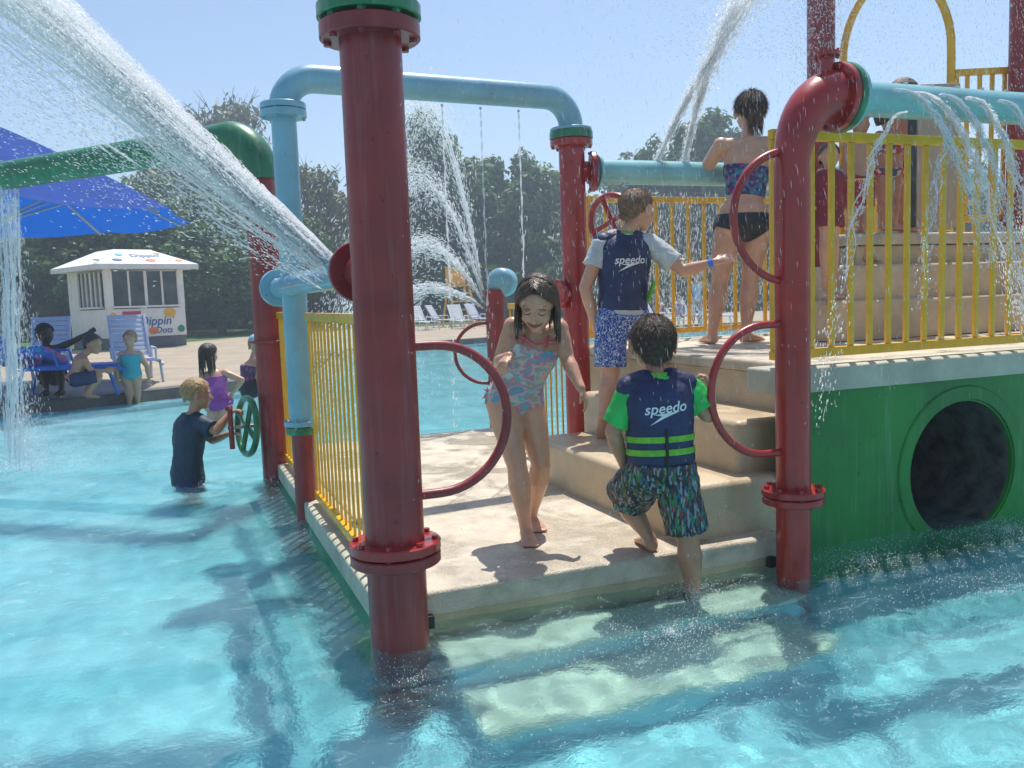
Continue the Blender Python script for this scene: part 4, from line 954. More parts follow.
s = simple('woman in light blue cap and dark swimsuit sitting on the pool edge', J, 1.2, RH, RH - UP * .3, SKIN, [tank(pattern('plum_print_top', (.12, .03, .10), [(.3, .08, .2), (.08, .03, .08)], 30), .15, .82, .012), trunks(BLACKF, .5)], None, vox=.011, build=1.25)
k_ = s.hk; bm = NB(); Hh = s.J['head']; ellip(bm, Hh + s.hu * .045 * k_, s.hr * .085 * k_, s.face * .10 * k_, s.hu * .07 * k_); box(bm, Hh + s.face * .12 * k_ + s.hu * .045 * k_, (.13 * k_, .10 * k_, .012), (s.hr, s.face, s.hu), .004)
part('cap', remesh(bm, .008, 2), M('light_blue_cap', (.25, .5, .6), .6), s.T, smooth=True); s.hair_cap(HBLOND, .004, fuzz=0)
d = 9.3; fz = .145
J = dict(head=P(130, 339, d), neck=P(130, 350, d), shL=P(122, 354, d), shR=P(139, 354, d), elL=P(117, 368, d - .03), wrL=P(117, 380, d - .1), elR=P(147, 366, d - .03), wrR=P(149, 379, d - .1),
         hiL=P(126, 376, d), hiR=P(136, 376, d), knL=P(129, 388, d), anL=P(129, 399, d), knR=P(137, 388, d), anR=P(137, 399, d))
for n_ in ('anL', 'anR'): J[n_] = V((J[n_].x * 11.85 / J[n_].y, 11.85 + (0 if n_ == 'anL' else .06), -.02)); J['to' + n_[-1]] = J[n_] - FH * .09
sh = J['anL'].y - J['neck'].y
for n_ in list(J):
    if n_[:2] in ('he', 'ne', 'sh', 'el', 'wr', 'hi', 'kn'):
        z = J[n_].z; p_ = J[n_]; dd_ = (V((0, 11.85, 0)) - p_).y; q_ = p_ + (p_ - CAM) * (dd_ / (p_ - CAM).y); J[n_] = q_
s = simple('small blond child in turquoise swimsuit standing at the pool edge', J, 1.05, -FH, -FH - UP * .1, SKIN, [tank(TURQ, -.14, .84, .012)], lambda s: s.hair_cap(HBLOND, .01, fuzz=200), vox=.010, build=1.15)
def on_edge(J, Y, low):
    for n_ in list(J):
        p_ = J[n_]; J[n_] = p_ + (p_ - CAM) * ((Y - p_.y) / (p_ - CAM).y) if abs(p_.y - Y) > .3 else p_
d = 9.9
J = dict(head=P(93, 344, d), neck=P(83, 354, d), shL=P(80, 360, d + .1), shR=P(85, 361, d - .1), elL=P(94, 374, d + .1), wrL=P(104, 371, d), elR=P(92, 372, d - .1), wrR=P(106, 370, d - .1),
         hiL=P(73, 379, d + .08), hiR=P(75, 380, d - .08), knL=P(97, 374, d + .08), anL=P(85, 393, d + .05), knR=P(99, 376, d - .08), anR=P(88, 394, d - .08))
b = 11.5
for n_ in list(J):
    p_ = J[n_]; off = {'L': .1, 'R': -.1}.get(n_[-1], 0) if n_ not in ('head', 'neck') else 0
    J[n_] = CAM + (p_ - CAM) * ((b + off) / (p_ - CAM).y)
for n_ in ('anL', 'anR'): J[n_].z = max(J[n_].z, .19); J['to' + n_[-1]] = J[n_] + RH * .12
s = simple('boy without a shirt, orange-waisted dark trunks, squatting at the pool edge', J, 1.2, RH + UP * .3, RH - UP * .15 - FH * .2, SKINT, [trunks(NAVY, .9), lambda s: s.band(-.02, .08, .017, ORNG, 'waistband')], lambda s: s.hair_cap(HBROWN, .012, fuzz=300), vox=.010, build=1.0)
b = 13.0
J = dict(head=P(45, 334, 11), neck=P(46, 346, 11), shL=P(36, 350, 11), shR=P(58, 348, 11), elL=P(33, 362, 10.9), wrL=P(42, 370, 10.8), elR=P(74, 341, 11), wrR=P(88, 333, 11),
         hiL=P(43, 377, 11), hiR=P(55, 378, 11), knL=P(44, 372, 10.6), anL=P(46, 384, 10.5), knR=P(60, 372, 10.6), anR=P(61, 384, 10.5))
for n_ in list(J): J[n_] = CAM + (J[n_] - CAM) * (b / 12.4)
for n_ in ('anL', 'anR'): J[n_].z = .19; J['to' + n_[-1]] = J[n_] - FH * .12
s = simple('dark-skinned person in navy and magenta top sitting with one arm stretched to the side', J, 1.35, -FH, RH * .8 - FH * .5, SKIND, [tank(pattern('navy_magenta_top', (.02, .03, .12), [(.35, .02, .2), (.02, .03, .12), (.03, .02, .08)], 5, 'noise'), -.1, .9, .02), trunks(NAVY, .9)], lambda s: s.hair_cap(M('black_hair', (.012, .01, .01), .6), .02, fuzz=0), vox=.012, build=1.1)
# ---------- three climbers behind the right railing
def stand(px, head, ft, d, k, label, skin, cloths, hair, fwd, z, width=9, up=None, armR=None, armL=None, **kw):
    def q(x, y): return P(x, y, d)
    h = ft - head; J = dict(head=q(px, head + h * .075), neck=q(px, head + h * .185), shL=q(px - width, head + h * .22), shR=q(px + width, head + h * .22),
        elL=q(px - width * 1.25, head + h * .36), wrL=q(px - width * 1.3, head + h * .49), elR=q(px + width * 1.25, head + h * .36), wrR=q(px + width * 1.3, head + h * .49),
        hiL=q(px - width * .55, head + h * .51), hiR=q(px + width * .55, head + h * .51), knL=q(px - width * .55, head + h * .74), knR=q(px + width * .6, head + h * .74), anL=q(px - width * .55, ft - h * .04), anR=q(px + width * .6, ft - h * .04))
    if armR: J['elR'], J['wrR'] = q(*armR[0]), q(*armR[1])
    if armL: J['elL'], J['wrL'] = q(*armL[0]), q(*armL[1])
    for a in 'LR': J['an' + a].z = z + .055; J['to' + a] = J['an' + a] + V(fwd).normalized() * .11
    return simple(label, J, k, fwd, fwd, skin, cloths, hair, vox=.007, **kw)
stand(858, 110, 250, 5.55, .90, 'small fair-haired boy in red trunks with yellow-black waistband climbing upper stairs', SKINT, [trunks(REDTR, .8), lambda s: s.band(-.03, .0, .02, YEL, 'waistband'), lambda s: s.band(.0, .03, .02, BLACKF, 'waistband')], lambda s: s.hair_cap(HBLOND, .008, fuzz=200), RH + FH * .3, 1.28, 10, armL=((848, 178), (862, 185)))
stand(888, 108, 236, 5.65, .95, 'dark-haired girl in red and white two-piece swimsuit on the top landing stairs', SKINT, [lambda s: s.cloth('swim_top', lambda bm: loft(bm, s.torso_secs(.42, .80, 7, .008), 20), SUITX, vox=.007, wr=None), lambda s: s.cloth('bikini_bottom', lambda bm: loft(bm, s.torso_secs(-.16, .08, 6, .010), 20), SUITX, vox=.007, wr=None)], lambda s: s.hair_cap(HBROWN, .010, fuzz=200), RH + FH * .4, 1.48, 9)
stand(905, 84, 236, 5.85, 1.12, 'tall tan climber in dark trunks standing beside the beige panel', SKINT, [trunks(BLACKF, .5)], lambda s: s.hair_cap(HMID, .008, fuzz=200), RH + FH * .2, 1.48, 9)
stand(829, 148, 262, 5.30, .80, 'little child in dark red shirt hidden behind the right railing near the post', SKIN, [tank(M('dark_red_shirt', (.22, .01, .02), .6), -.1, .95, .016), trunks(M('dark_red_trunks', (.2, .012, .02), .6), .8)], lambda s: s.hair_cap(HMID, .008, fuzz=0), -FH, 1.06, 8)
# ------------------------------------------------------------------ kiosk
KW = M('kiosk_white_panel', (.76, .76, .74), .5, var=.06, vscale=4)
a = V((-1.50, 25.5, 0)); ux = V((.903, .43, 0)).normalized(); vy = V((-ux.y, ux.x, 0)); W_ = 2.16; Dp = 2.6
T = thing('kiosk', 'small white snack kiosk with hipped roof and coloured dots, in front of the trees', 'kiosk', a + ux * W_ / 2 + vy * Dp / 2 + UP * .135)
cx_ = a + ux * W_ / 2 + vy * Dp / 2; z0 = .14; zw = 1.22; zt = 2.28
bm = NB(); box(bm, cx_ + UP * (z0 + .15), (W_ * .98, Dp * .98, .30), (ux, vy, UP)); part('plinth', bm, M('dark_kiosk_plinth', (.10, .12, .14), .7), T)
bm = NB(); box(bm, cx_ + UP * (z0 + .3 + (zw - z0 - .3) / 2), (W_, Dp, zw - z0 - .3), (ux, vy, UP), .02); wl = part('wall', bm, KW, T)
for sx in (-1, 1):
    for sy in (-1, 1):
        bm = NB(); box(bm, cx_ + ux * sx * (W_ / 2 - .08) + vy * sy * (Dp / 2 - .08) + UP * (zw + zt) / 2, (.16, .16, zt - zw), (ux, vy, UP)); part('corner_post', bm, KW, T)
def kwin(c, half, dirv, nrm):
    bm = NB(); box(bm, c, (half * 2, .03, zt - zw - .1), (dirv, nrm, UP)); p_ = part('window', bm, GLASSK, T)
    for x in (-1, -.33, .33, 1) if half < .6 else (-1, -.5, 0, .5, 1):
        bm = NB(); box(bm, c + dirv * x * (half - .02) + nrm * -.03, (.05 if abs(x) != 0 else .08, .04, zt - zw - .08), (dirv, nrm, UP)); part('mullion', bm, KW, T, parent=p_)
    bm = NB(); box(bm, c - UP * (zt - zw - .1) / 2 - nrm * .06, (half * 2.05, .16, .05), (dirv, nrm, UP)); part('sill', bm, KW, T, parent=p_)
kwin(cx_ - vy * (Dp / 2 - .06) + UP * (zw + zt) / 2, W_ / 2 - .14, ux, vy)
kwin(cx_ - ux * (W_ / 2 - .06) + UP * (zw + zt) / 2 - vy * .25, .62, -vy, ux)
bm = NB(); box(bm, cx_ - ux * (W_ / 2 - .04) + vy * (Dp / 2 - .35) + UP * (zw + zt) / 2, (.6, .05, zt - zw), (vy, ux, UP)); part('side_panel', bm, KW, T)
bm = NB(); hw, hd = W_ / 2 + .32, Dp / 2 + .32
lo4 = [cx_ + ux * x * hw + vy * y * hd + UP * zt for x, y in ((-1, -1), (1, -1), (1, 1), (-1, 1))]
l1 = [p + UP * .13 for p in lo4]; tp4 = [cx_ + ux * x * hw * .36 + vy * y * hd * .36 + UP * (zt + .58) for x, y in ((-1, -1), (1, -1), (1, 1), (-1, 1))]
A_ = [bm.verts.new(p) for p in lo4]; B_ = [bm.verts.new(p) for p in l1]; C_ = [bm.verts.new(p) for p in tp4]
bm.faces.new(A_[::-1]); bm.faces.new(C_)
for i in range(4): bm.faces.new((A_[i], A_[(i + 1) % 4], B_[(i + 1) % 4], B_[i])); bm.faces.new((B_[i], B_[(i + 1) % 4], C_[(i + 1) % 4], C_[i]))
roof = part('roof', bm, KW, T)
DOTC = {'r': (.6, .02, .05), 'y': (.75, .42, .02), 'g': (.01, .25, .15), 'b': (.03, .12, .4), 'o': (.75, .2, .05), 't': (.05, .45, .45)}
def dot(c, u, v, n, r, col, sq=1, half=False):
    bm = NB(); loft(bm, [(c, u * r, v * r * sq), (c + n * .012, u * r, v * r * sq)], 24); part('dot', bm, M('dot_' + col, DOTC[col], .5), T, parent=wl)
fr0 = cx_ - vy * (Dp / 2 + .003); fz = lambda x, z: fr0 + ux * x + UP * z
for x, z, r_, c_, sq in ((.62, 1.08, .17, 'y', .75), (.92, .62, .10, 'g', 1), (.12, .60, .13, 'o', .75), (-.95, 1.02, .10, 'y', 1.1)): dot(fz(x, z), ux, UP, -vy, r_, c_, sq)
bm = NB(); box(bm, fz(-.45, 1.05) - vy * .008, (.5, .016, .2), (ux, vy, UP)); part('sign_board', bm, M('red_sign', (.5, .03, .08), .5), T, parent=wl)
sd0 = cx_ - ux * (W_ / 2 + .003)
for y, z, r_, c_ in ((-.9, .95, .11, 'g'), (.95, 2.1, .12, 'r'), (.60, 2.08, .13, 'y'), (.95, 1.45, .10, 'o')): dot(sd0 - vy * -y * 1, vy, UP, -ux, r_, c_, 1) if z < 2.2 else None
text_on(None, "Dippin'", None, fz(.22, .86) - vy * .004, ux, UP, -vy, .34, M('blue_letters', (.03, .10, .35), .5), parent=wl, T=T, shear=.2)
text_on(None, "Dots", None, fz(.42, .60) - vy * .004, ux, UP, -vy, .24, M('blue_letters', (.03, .10, .35), .5), parent=wl, T=T, shear=.2)
ru = (tp4[0] + tp4[1]) / 2 - (l1[0] + l1[1]) / 2; rn = ux.cross(ru).normalized(); ru = ru.normalized(); rc = ((tp4[0] + tp4[1]) + (l1[0] + l1[1])) / 4
if rn.z < 0: rn = -rn
text_on(None, "Dippin'", None, rc + ux * .15 + ru * .05, ux, ru, rn, .30, M('blue_letters', (.03, .10, .35), .5), parent=roof, T=T, lift=.01)
for x, y, r_, c_ in ((-.55, .12, .10, 't'), (-.75, -.28, .13, 'b'), (.15, -.3, .14, 'o'), (.95, -.3, .10, 'o'), (.55, .25, .1, 'y'), (-1.3, -.3, .09, 'g')): 
    bm = NB(); c = rc + ux * x + ru * y + rn * .003; loft(bm, [(c, ux * r_, ru * r_ * .6), (c + rn * .012, ux * r_, ru * r_ * .6)], 20); part('dot', bm, M('dot_' + c_, DOTC[c_], .5), T, parent=roof)

# ------------------------------------------------------------------ umbrella
uc = P(-25, 165, 11.6); T = thing('umbrella', 'large blue poolside umbrella seen from below, grey ribs showing, at upper left', 'umbrella', V((uc.x, uc.y, .13)))
R_, n_ = 2.62, 8; ze = 2.46; zp = 3.80; tilt = V((0, 0, 0)); bm = NB(); rings = []
cx0 = V((uc.x, uc.y, 0)); a0 = math.atan2((P(182, 209, 11.2) - cx0).y, (P(182, 209, 11.2) - cx0).x)
sub = 6
for k in range(7):
    f_ = k / 6; row = []
    for i in range(n_ * sub):
        a = a0 + 2 * math.pi * i / (n_ * sub); ph = (i % sub) / sub; rr2 = R_ * f_ * (math.cos(math.pi / n_) / math.cos((ph - .5) * 2 * math.pi / n_)) / math.cos(math.pi / n_) * .97
        sag = -.07 * f_ * math.sin(math.pi * ph); row.append(bm.verts.new(cx0 + V((math.cos(a), math.sin(a), 0)) * max(rr2, .01) + UP * (zp - (zp - ze) * f_ ** 1.12 + sag)))
    rings.append(row)
for k in range(6):
    m_ = n_ * sub
    for i in range(m_): bm.faces.new((rings[k][i], rings[k][(i + 1) % m_], rings[k + 1][(i + 1) % m_], rings[k + 1][i]))
me = bpy.data.meshes.new('canopy'); 
bmesh.ops.solidify(bm, geom=bm.faces[:], thickness=.008)
can = part('canopy', bm, CANOPY, T, smooth=False)
cm = CANOPY; t = NT(cm); t.b.inputs['Roughness'].default_value = .7
tlc = t.n('BsdfTranslucent'); tlc.inputs['Color'].default_value = (.01, .24, .78, 1); mx = t.n('MixShader', Fac=.45); t.l(t.b.outputs[0], mx.inputs[1]); t.l(tlc.outputs[0], mx.inputs[2]); t.l(mx.outputs[0], t.o.inputs[0])
GREYM = M('grey_umbrella_frame', (.55, .52, .52), .4)
bm = NB(); cyl(bm, cx0 + UP * .13, cx0 + UP * zp, .03, n=14); part('pole', bm, GREYM, T)
bm = NB(); cyl(bm, cx0 + UP * .13, cx0 + UP * .22, .35, n=28); part('base', bm, GREYM, T)
for i in range(8):
    a = a0 + 2 * math.pi * i / 8; d_ = V((math.cos(a), math.sin(a), 0)); bm = NB(); tube(bm, [cx0 + d_ * .05 + UP * (zp - .06), cx0 + d_ * R_ * .5 + UP * (zp - .10 - (zp - ze) * .46), cx0 + d_ * R_ * .99 + UP * (ze - .04)], .020, 8); rb_ = part('rib', bm, GREYM, T)
    bm = NB(); tube(bm, [cx0 + d_ * .05 + UP * 2.35, cx0 + d_ * R_ * .62 + UP * (zp - .13 - (zp - ze) * .58)], .017, 8); part('strut', bm, GREYM, T, parent=rb_)

# ------------------------------------------------------------------ lounge chairs
def lounger(label, loc, rot, backang, mat, group=None, z=.135, sc_=1.0, towel=None):
    T = thing('lounge_chair', label, 'lounge chair', V((loc[0], loc[1], z)), group); d_ = V((math.cos(rot), math.sin(rot), 0)); n_ = V((-d_.y, d_.x, 0)); o_ = T.location
    def q(x, y, zz): return o_ + (d_ * x + n_ * y) * sc_ + UP * zz * sc_
    for s_ in (-1, 1):
        bm = NB(); tube(bm, [q(0, s_ * .30, .36), q(1.15, s_ * .30, .34), q(1.25, s_ * .30, .30)], .022, 10); part('side_rail', bm, mat, T)
        bm = NB(); tube(bm, [q(.1, s_ * .30, .36), q(-.02, s_ * .31, .02), q(.02, s_ * .31, .0)], .022, 10); part('leg', bm, mat, T)
        bm = NB(); tube(bm, [q(1.05, s_ * .30, .34), q(1.15, s_ * .31, .0)], .022, 10); part('leg', bm, mat, T)
        bm = NB(); tube(bm, [q(.02, s_ * .33, .38), q(.02, s_ * .34, .56), q(.45, s_ * .34, .55), q(.5, s_ * .33, .37)], .018, 10); part('armrest', bm, mat, T)
    bk = V((-math.cos(backang), 0, math.sin(backang))); bm = NB()
    e1 = (d_ * bk.x + UP * bk.z).normalized(); e2 = n_; e3 = e1.cross(e2)
    for i in range(9): box(bm, q(0, 0, .38) + e1 * (.08 + i * .088) * sc_, (.074 * sc_, .58 * sc_, .018), (e1, e2, e3), .003)
    for s_ in (-1, 1): box(bm, q(0, 0, .38) + e1 * .40 * sc_ + e2 * s_ * .30 * sc_, (.84 * sc_, .04, .045), (e1, e2, e3), .006)
    part('backrest', bm, mat, T)
    bm = NB()
    for i in range(12): box(bm, q(.06 + i * .098, 0, .37), (.08 * sc_, .58 * sc_, .018), (d_, n_, UP), .003)
    part('seat', bm, mat, T)
    return T
LB = M('pale_blue_white_slats', (.60, .64, .72), .5, var=.08)
BLUPL = M('blue_plastic_slats', (.03, .16, .55), .45, var=.15)
p = G(66, 378, .135); lounger('white slatted lounge chair behind the seated dark-skinned person', (p.x - .1, 14.6), math.atan2(-FH.y, -FH.x) + .25, 1.25, LB, sc_=.84)
p = G(130, 372, .135); lounger('white slatted lounge chair behind the small child in turquoise', (G(132, 360, .135).x * 14.3 / G(132, 360, .135).y, 14.3), math.atan2(-FH.y, -FH.x) + .55, 1.2, LB, sc_=.84)
p = CAM + ray(22, 360) * 1; p = CAM + (p - CAM) * (12.2 / p.y); lounger('blue lounge chair with a towel heaped on it at the left edge', (p.x, p.y), math.atan2(RH.y, RH.x) + .2, .85, BLUPL)
bm = NB(); c = V((p.x, p.y, .60)); 
for i in range(14): rnd = random.Random(i); ellip(bm, c + V((rnd.uniform(-.3, .45), rnd.uniform(-.2, .2), rnd.uniform(-.06, .1))), XA * rnd.uniform(.08, .18), YA * rnd.uniform(.08, .16), UP * rnd.uniform(.04, .1))
me = remesh(bm, .02, 3); wrinkle(me, .02, 8)
o = part('towel', me, pattern('bright_print_towel', (.04, .2, .6), [(.05, .35, .5), (.5, .1, .12), (.04, .15, .5), (.04, .2, .6)], 5, 'noise'), None, smooth=True); tag(o, 'crumpled blue and red towel lying on the blue lounge chair', 'towel')
for i, (px_, yy, dd_, ang) in enumerate(((420, 328, 31, .3), (437, 329, 33, .8), (458, 328, 31, .1), (476, 328, 33, .5), (650, 331, 25, .4), (684, 330, 27, .2), (668, 328, 31, .9), (704, 331, 26, .7))):
    q_ = P(px_, yy, dd_)
    lounger(['white lounge chair far across the pool, first from the big red post', 'white lounge chair far across the pool, second from the big red post', 'white lounge chair far across the pool beside the small red post', 'white lounge chair far across the pool just behind the small red post',
             'white lounge chair far behind the back railing, left of the others', 'white lounge chair far behind the back railing, middle one', 'white lounge chair farthest behind the back railing', 'white lounge chair far behind the back railing, nearest the woman legs'][i], (q_.x, q_.y), math.pi * 1.5 + ang, 1.0, LB if i % 2 else WHITEP, 'far lounge chairs', z=.14, sc_=.78)
# far lifeguard stand
q_ = P(460, 325, 34); T = thing('lifeguard_stand', 'yellow lifeguard stand far across the pool, seen through the fountain', 'lifeguard stand', V((q_.x, q_.y, .14)))
o_ = T.location
for sx in (-1, 1):
    for sy in (-1, 1): bm = NB(); tube(bm, [o_ + V((sx * .55, sy * .5, 0)), o_ + V((sx * .35, sy * .3, 1.5))], .04, 8); part('leg', bm, YEL, T)
for i in range(4): bm = NB(); z = .3 + i * .32; box(bm, o_ + V((0, -.5 + z * .12, z)), (1.05 - z * .25, .05, .06)); part('rung', bm, YEL, T)
bm = NB(); box(bm, o_ + UP * 1.55, (.8, .75, .06)); part('seat', bm, YEL, T); bm = NB(); box(bm, o_ + V((0, .35, 1.95)), (.8, .05, .7)); part('backrest', bm, YEL, T)
# far people behind the back railing
for px_, col, lab in ((660, (.5, .1, .12), 'far bather in red seated beyond the back railing'), (679, (.45, .3, .5), 'far bather in lilac seated beyond the back railing'), (697, (.55, .56, .6), 'far bather in white shirt standing beyond the back railing')):
    d = 26; hh = 1.62 if 'standing' in lab else 1.25; q_ = P(px_, 320, d); fz_ = .14; k = hh / 1.15
    def q(x, z): return V((q_.x, q_.y, fz_)) + RH * x * k + UP * z * k
    seat = 'seated' in lab; hz = .25 if seat else .55
    J = dict(head=q(0, hz + .47), neck=q(0, hz + .37), shL=q(-.12, hz + .32), shR=q(.12, hz + .32), elL=q(-.15, hz + .15), wrL=q(-.1, hz + .02) - FH * .15, elR=q(.15, hz + .15), wrR=q(.1, hz + .02) - FH * .15, hiL=q(-.06, hz), hiR=q(.06, hz),
             knL=q(-.07, .27) - FH * (.3 if seat else .02), knR=q(.07, .27) - FH * (.3 if seat else .02), anL=q(-.07, .05) - FH * (.3 if seat else 0), anR=q(.07, .05) - FH * (.3 if seat else 0))
    simple(lab, J, k, -FH, -FH, SKIN, [lambda s, col=col: s.cloth('shirt', lambda bm: loft(bm, s.torso_secs(-.1, .9, 6, .02), 14), M('far_cloth_%d' % px_, col, .7), vox=.03, wr=None)], lambda s: s.hair_cap(HMID, .02, fuzz=0), vox=.02, hand=False)

# ------------------------------------------------------------------ trees
def leafmat(name, c1, c2):
    m = bpy.data.materials.new(name); m.use_nodes = True; t = NT(m)
    ns = t.n('TexNoise', Scale=.9, Detail=3); t.l(t.co(), ns.inputs['Vector'])
    n2 = t.n('TexNoise', Scale=9, Detail=2); t.l(t.co(), n2.inputs['Vector'])
    ad = t.n('Math'); ad.operation = 'ADD'; t.l(ns.outputs['Fac'], ad.inputs[0]); t.l(n2.outputs['Fac'], ad.inputs[1])
    mr = t.n('MapRange'); mr.inputs['From Min'].default_value = .75; mr.inputs['From Max'].default_value = 1.25; t.l(ad.outputs[0], mr.inputs['Value'])
    mx = t.n('MixRGB'); mx.inputs[1].default_value = (*c1, 1); mx.inputs[2].default_value = (*c2, 1); t.l(mr.outputs[0], mx.inputs[0])
    t.l(mx.outputs[0], t.b.inputs['Base Color']); t.b.inputs['Roughness'].default_value = .55
    tl = t.n('BsdfTranslucent'); t.l(mx.outputs[0], tl.inputs['Color']); ms = t.n('MixShader', Fac=.35); t.l(t.b.outputs[0], ms.inputs[1]); t.l(tl.outputs[0], ms.inputs[2]); t.l(ms.outputs[0], t.o.inputs[0])
    return m
LEAF = [leafmat('dark_green_leaves', (.04, .105, .024), (.12, .23, .05)), leafmat('mid_green_leaves', (.07, .15, .03), (.18, .27, .06)), leafmat('olive_leaves', (.09, .12, .04), (.20, .21, .08))]
BARK = M('tree_bark', (.09, .065, .045), .9, var=.4, vscale=6, bump=.8, bscale=20)
def crown_mesh(seed, rx, rz, nc, nl, leaf):
    """leaves spread through overlapping clumps; unit tree: crown centre at the origin"""
    rnd = random.Random(seed); vs_, fs_ = [], []; cl = []
    for i in range(nc):
        while True:
            p = V((rnd.uniform(-1, 1), rnd.uniform(-1, 1), rnd.uniform(-1, 1)))
            if .25 < p.length < 1: break
        cl.append((V((p.x * rx, p.y * rx, p.z * rz)), rnd.uniform(.16, .34) * rx))
    for c, r_ in cl:
        for j in range(nl):
            d = V((rnd.gauss(0, 1), rnd.gauss(0, 1), rnd.gauss(0, 1))).normalized(); p = c + d * r_ * rnd.uniform(.35, 1.12) ** .6
            p.z -= .0
            n = (d + V((rnd.uniform(-.8, .8), rnd.uniform(-.8, .8), rnd.uniform(-.5, .9)))).normalized(); u, v = frame(n); s_ = leaf * rnd.uniform(.6, 1.3); a = rnd.uniform(0, 6.28); u, v = u * math.cos(a) + v * math.sin(a), v * math.cos(a) - u * math.sin(a)
            k = len(vs_); vs_ += [p - u * s_, p + v * s_ * .5, p + u * s_, p - v * s_ * .5]; fs_.append((k, k + 1, k + 2, k + 3))
    me = bpy.data.meshes.new('crown'); me.from_pydata([tuple(v) for v in vs_], [], fs_); return me, cl
def tree_proto(seed, h, rx, mi, leaf, nc=70, nl=150, bare=False):
    rz = h * .40; zc = h * .60; me, cl = crown_mesh(seed, rx, rz, nc, nl, leaf); rnd = random.Random(seed + 50); me.transform(Matrix.Translation((0, 0, zc))); me.materials.append(LEAF[mi])
    bm = NB(); top = V((rnd.uniform(-.4, .4), rnd.uniform(-.4, .4), zc + rz * .5)); tube(bm, [V((0, 0, -.1)), V((.1, .05, h * .2)), V((-.05, .1, h * .42)), top], [h * .03, h * .022, h * .016, h * .005], 10)
    for c, r_ in rnd.sample(cl, min(16, len(cl))):
        s0 = V((0, 0, rnd.uniform(.22, .6) * h)); e = c + V((0, 0, zc)); tube(bm, [s0, s0.lerp(e, .5) + V((0, 0, -.3)), e], [h * .009, h * .006, h * .002], 6)
    if bare:
        for i in range(26):
            s0 = V((rnd.uniform(-.3, .3), rnd.uniform(-.3, .3), h * rnd.uniform(.5, .85))); e = s0 + V((rnd.uniform(-2.2, 2.2), rnd.uniform(-1, 1), rnd.uniform(.8, 2.8))); m_ = s0.lerp(e, .5) + V((rnd.uniform(-.3, .3), 0, .2)); tube(bm, [s0, m_, e], [.05, .03, .01], 5)
            for j in range(3): e2 = e + V((rnd.uniform(-.7, .7), rnd.uniform(-.3, .3), rnd.uniform(.1, .7))); tube(bm, [m_.lerp(e, .4 + j * .2), e2], [.02, .006], 4)
    tm = bpy.data.meshes.new('trunk'); bmesh.ops.recalc_face_normals(bm, faces=bm.faces); bm.to_mesh(tm); bm.free(); tm.materials.append(BARK); tm.shade_smooth()
    return me, tm
PROT = [tree_proto(1, 9, 3.6, 0, .22), tree_proto(2, 9, 3.3, 1, .22), tree_proto(3, 9, 3.6, 0, .24, 60, 170), tree_proto(4, 9, 3.2, 2, .20, 60, 110, True), tree_proto(5, 9, 2.2, 0, .2, 70, 120)]
def tree(px_, d, top, kind, label, wid=1.0, group='trees beyond the pool'):
    q_ = P(px_, 320, d); h = (P(px_, top, d).z - .1) / 1.0
    T = thing('tree', label, 'tree', V((q_.x, q_.y, .1)), group); s_ = h / 9.0
    T.scale = (s_ * wid, s_ * wid, s_); T.rotation_euler.z = random.uniform(0, 6.28)
    for me, nm in zip(PROT[kind], ('crown', 'trunk')):
        o = bpy.data.objects.new(nm, me); COL.objects.link(o); o.parent = T
TREES = [(-60, 36, 150, 0, 'dense tree at the far left edge behind the blue umbrella', 1.1), (12, 37, 205, 2, 'dark green tree behind the umbrella and the blue lounge chair', 1.3), (62, 39, 196, 1, 'mid green tree rising behind the left side of the kiosk', 1.3), (112, 36, 208, 0, 'dark green tree directly behind the kiosk', 1.35), (168, 38, 185, 2, 'dark tree behind the right side of the kiosk', 1.25),
    (205, 45, 150, 1, 'green tree behind the big water jet', 1.0), (240, 50, 112, 3, 'tall olive tree above the green spout elbow', .8), (222, 33, 228, 0, 'low dark tree right of the kiosk', 1.4), (262, 36, 205, 2, 'dark tree left of the far red post', 1.3), (318, 42, 172, 3, 'olive tree with bare twigs between blue standpipe and big red post', .9), (345, 46, 215, 1, 'green tree partly behind the big red post', 1.2),
    (425, 44, 118, 0, 'tall dark tree just right of the big red post', .72), (462, 47, 148, 2, 'dark tree behind the fountain jets', .9), (505, 45, 160, 0, 'dark tree above the small blue-capped post', .9), (545, 46, 178, 1, 'green tree left of the middle red post', 1.0), (590, 48, 190, 2, 'dark tree right of the middle red post', 1.0),
    (648, 50, 150, 0, 'dark tree where the two cross-pipe jets rise', .8), (700, 47, 112, 4, 'tallest dark tree left of the bikini woman', 1.15), (735, 50, 150, 0, 'dark tree behind the bikini woman', .9), (790, 46, 165, 1, 'green tree behind the right red post', 1.0), (850, 48, 178, 2, 'dark tree behind the upper staircase climbers', 1.1), (905, 50, 190, 0, 'dark tree behind the beige panel', 1.1), (965, 46, 172, 1, 'green tree seen through the top landing railing', .9), (1030, 48, 186, 2, 'dark tree at the right edge of the picture', 1.1), (1100, 46, 170, 0, 'dark tree beyond the right edge', 1.1)]
for (px_, d, top, kind, lab, wid) in TREES: tree(px_, d, top, kind, lab, wid)
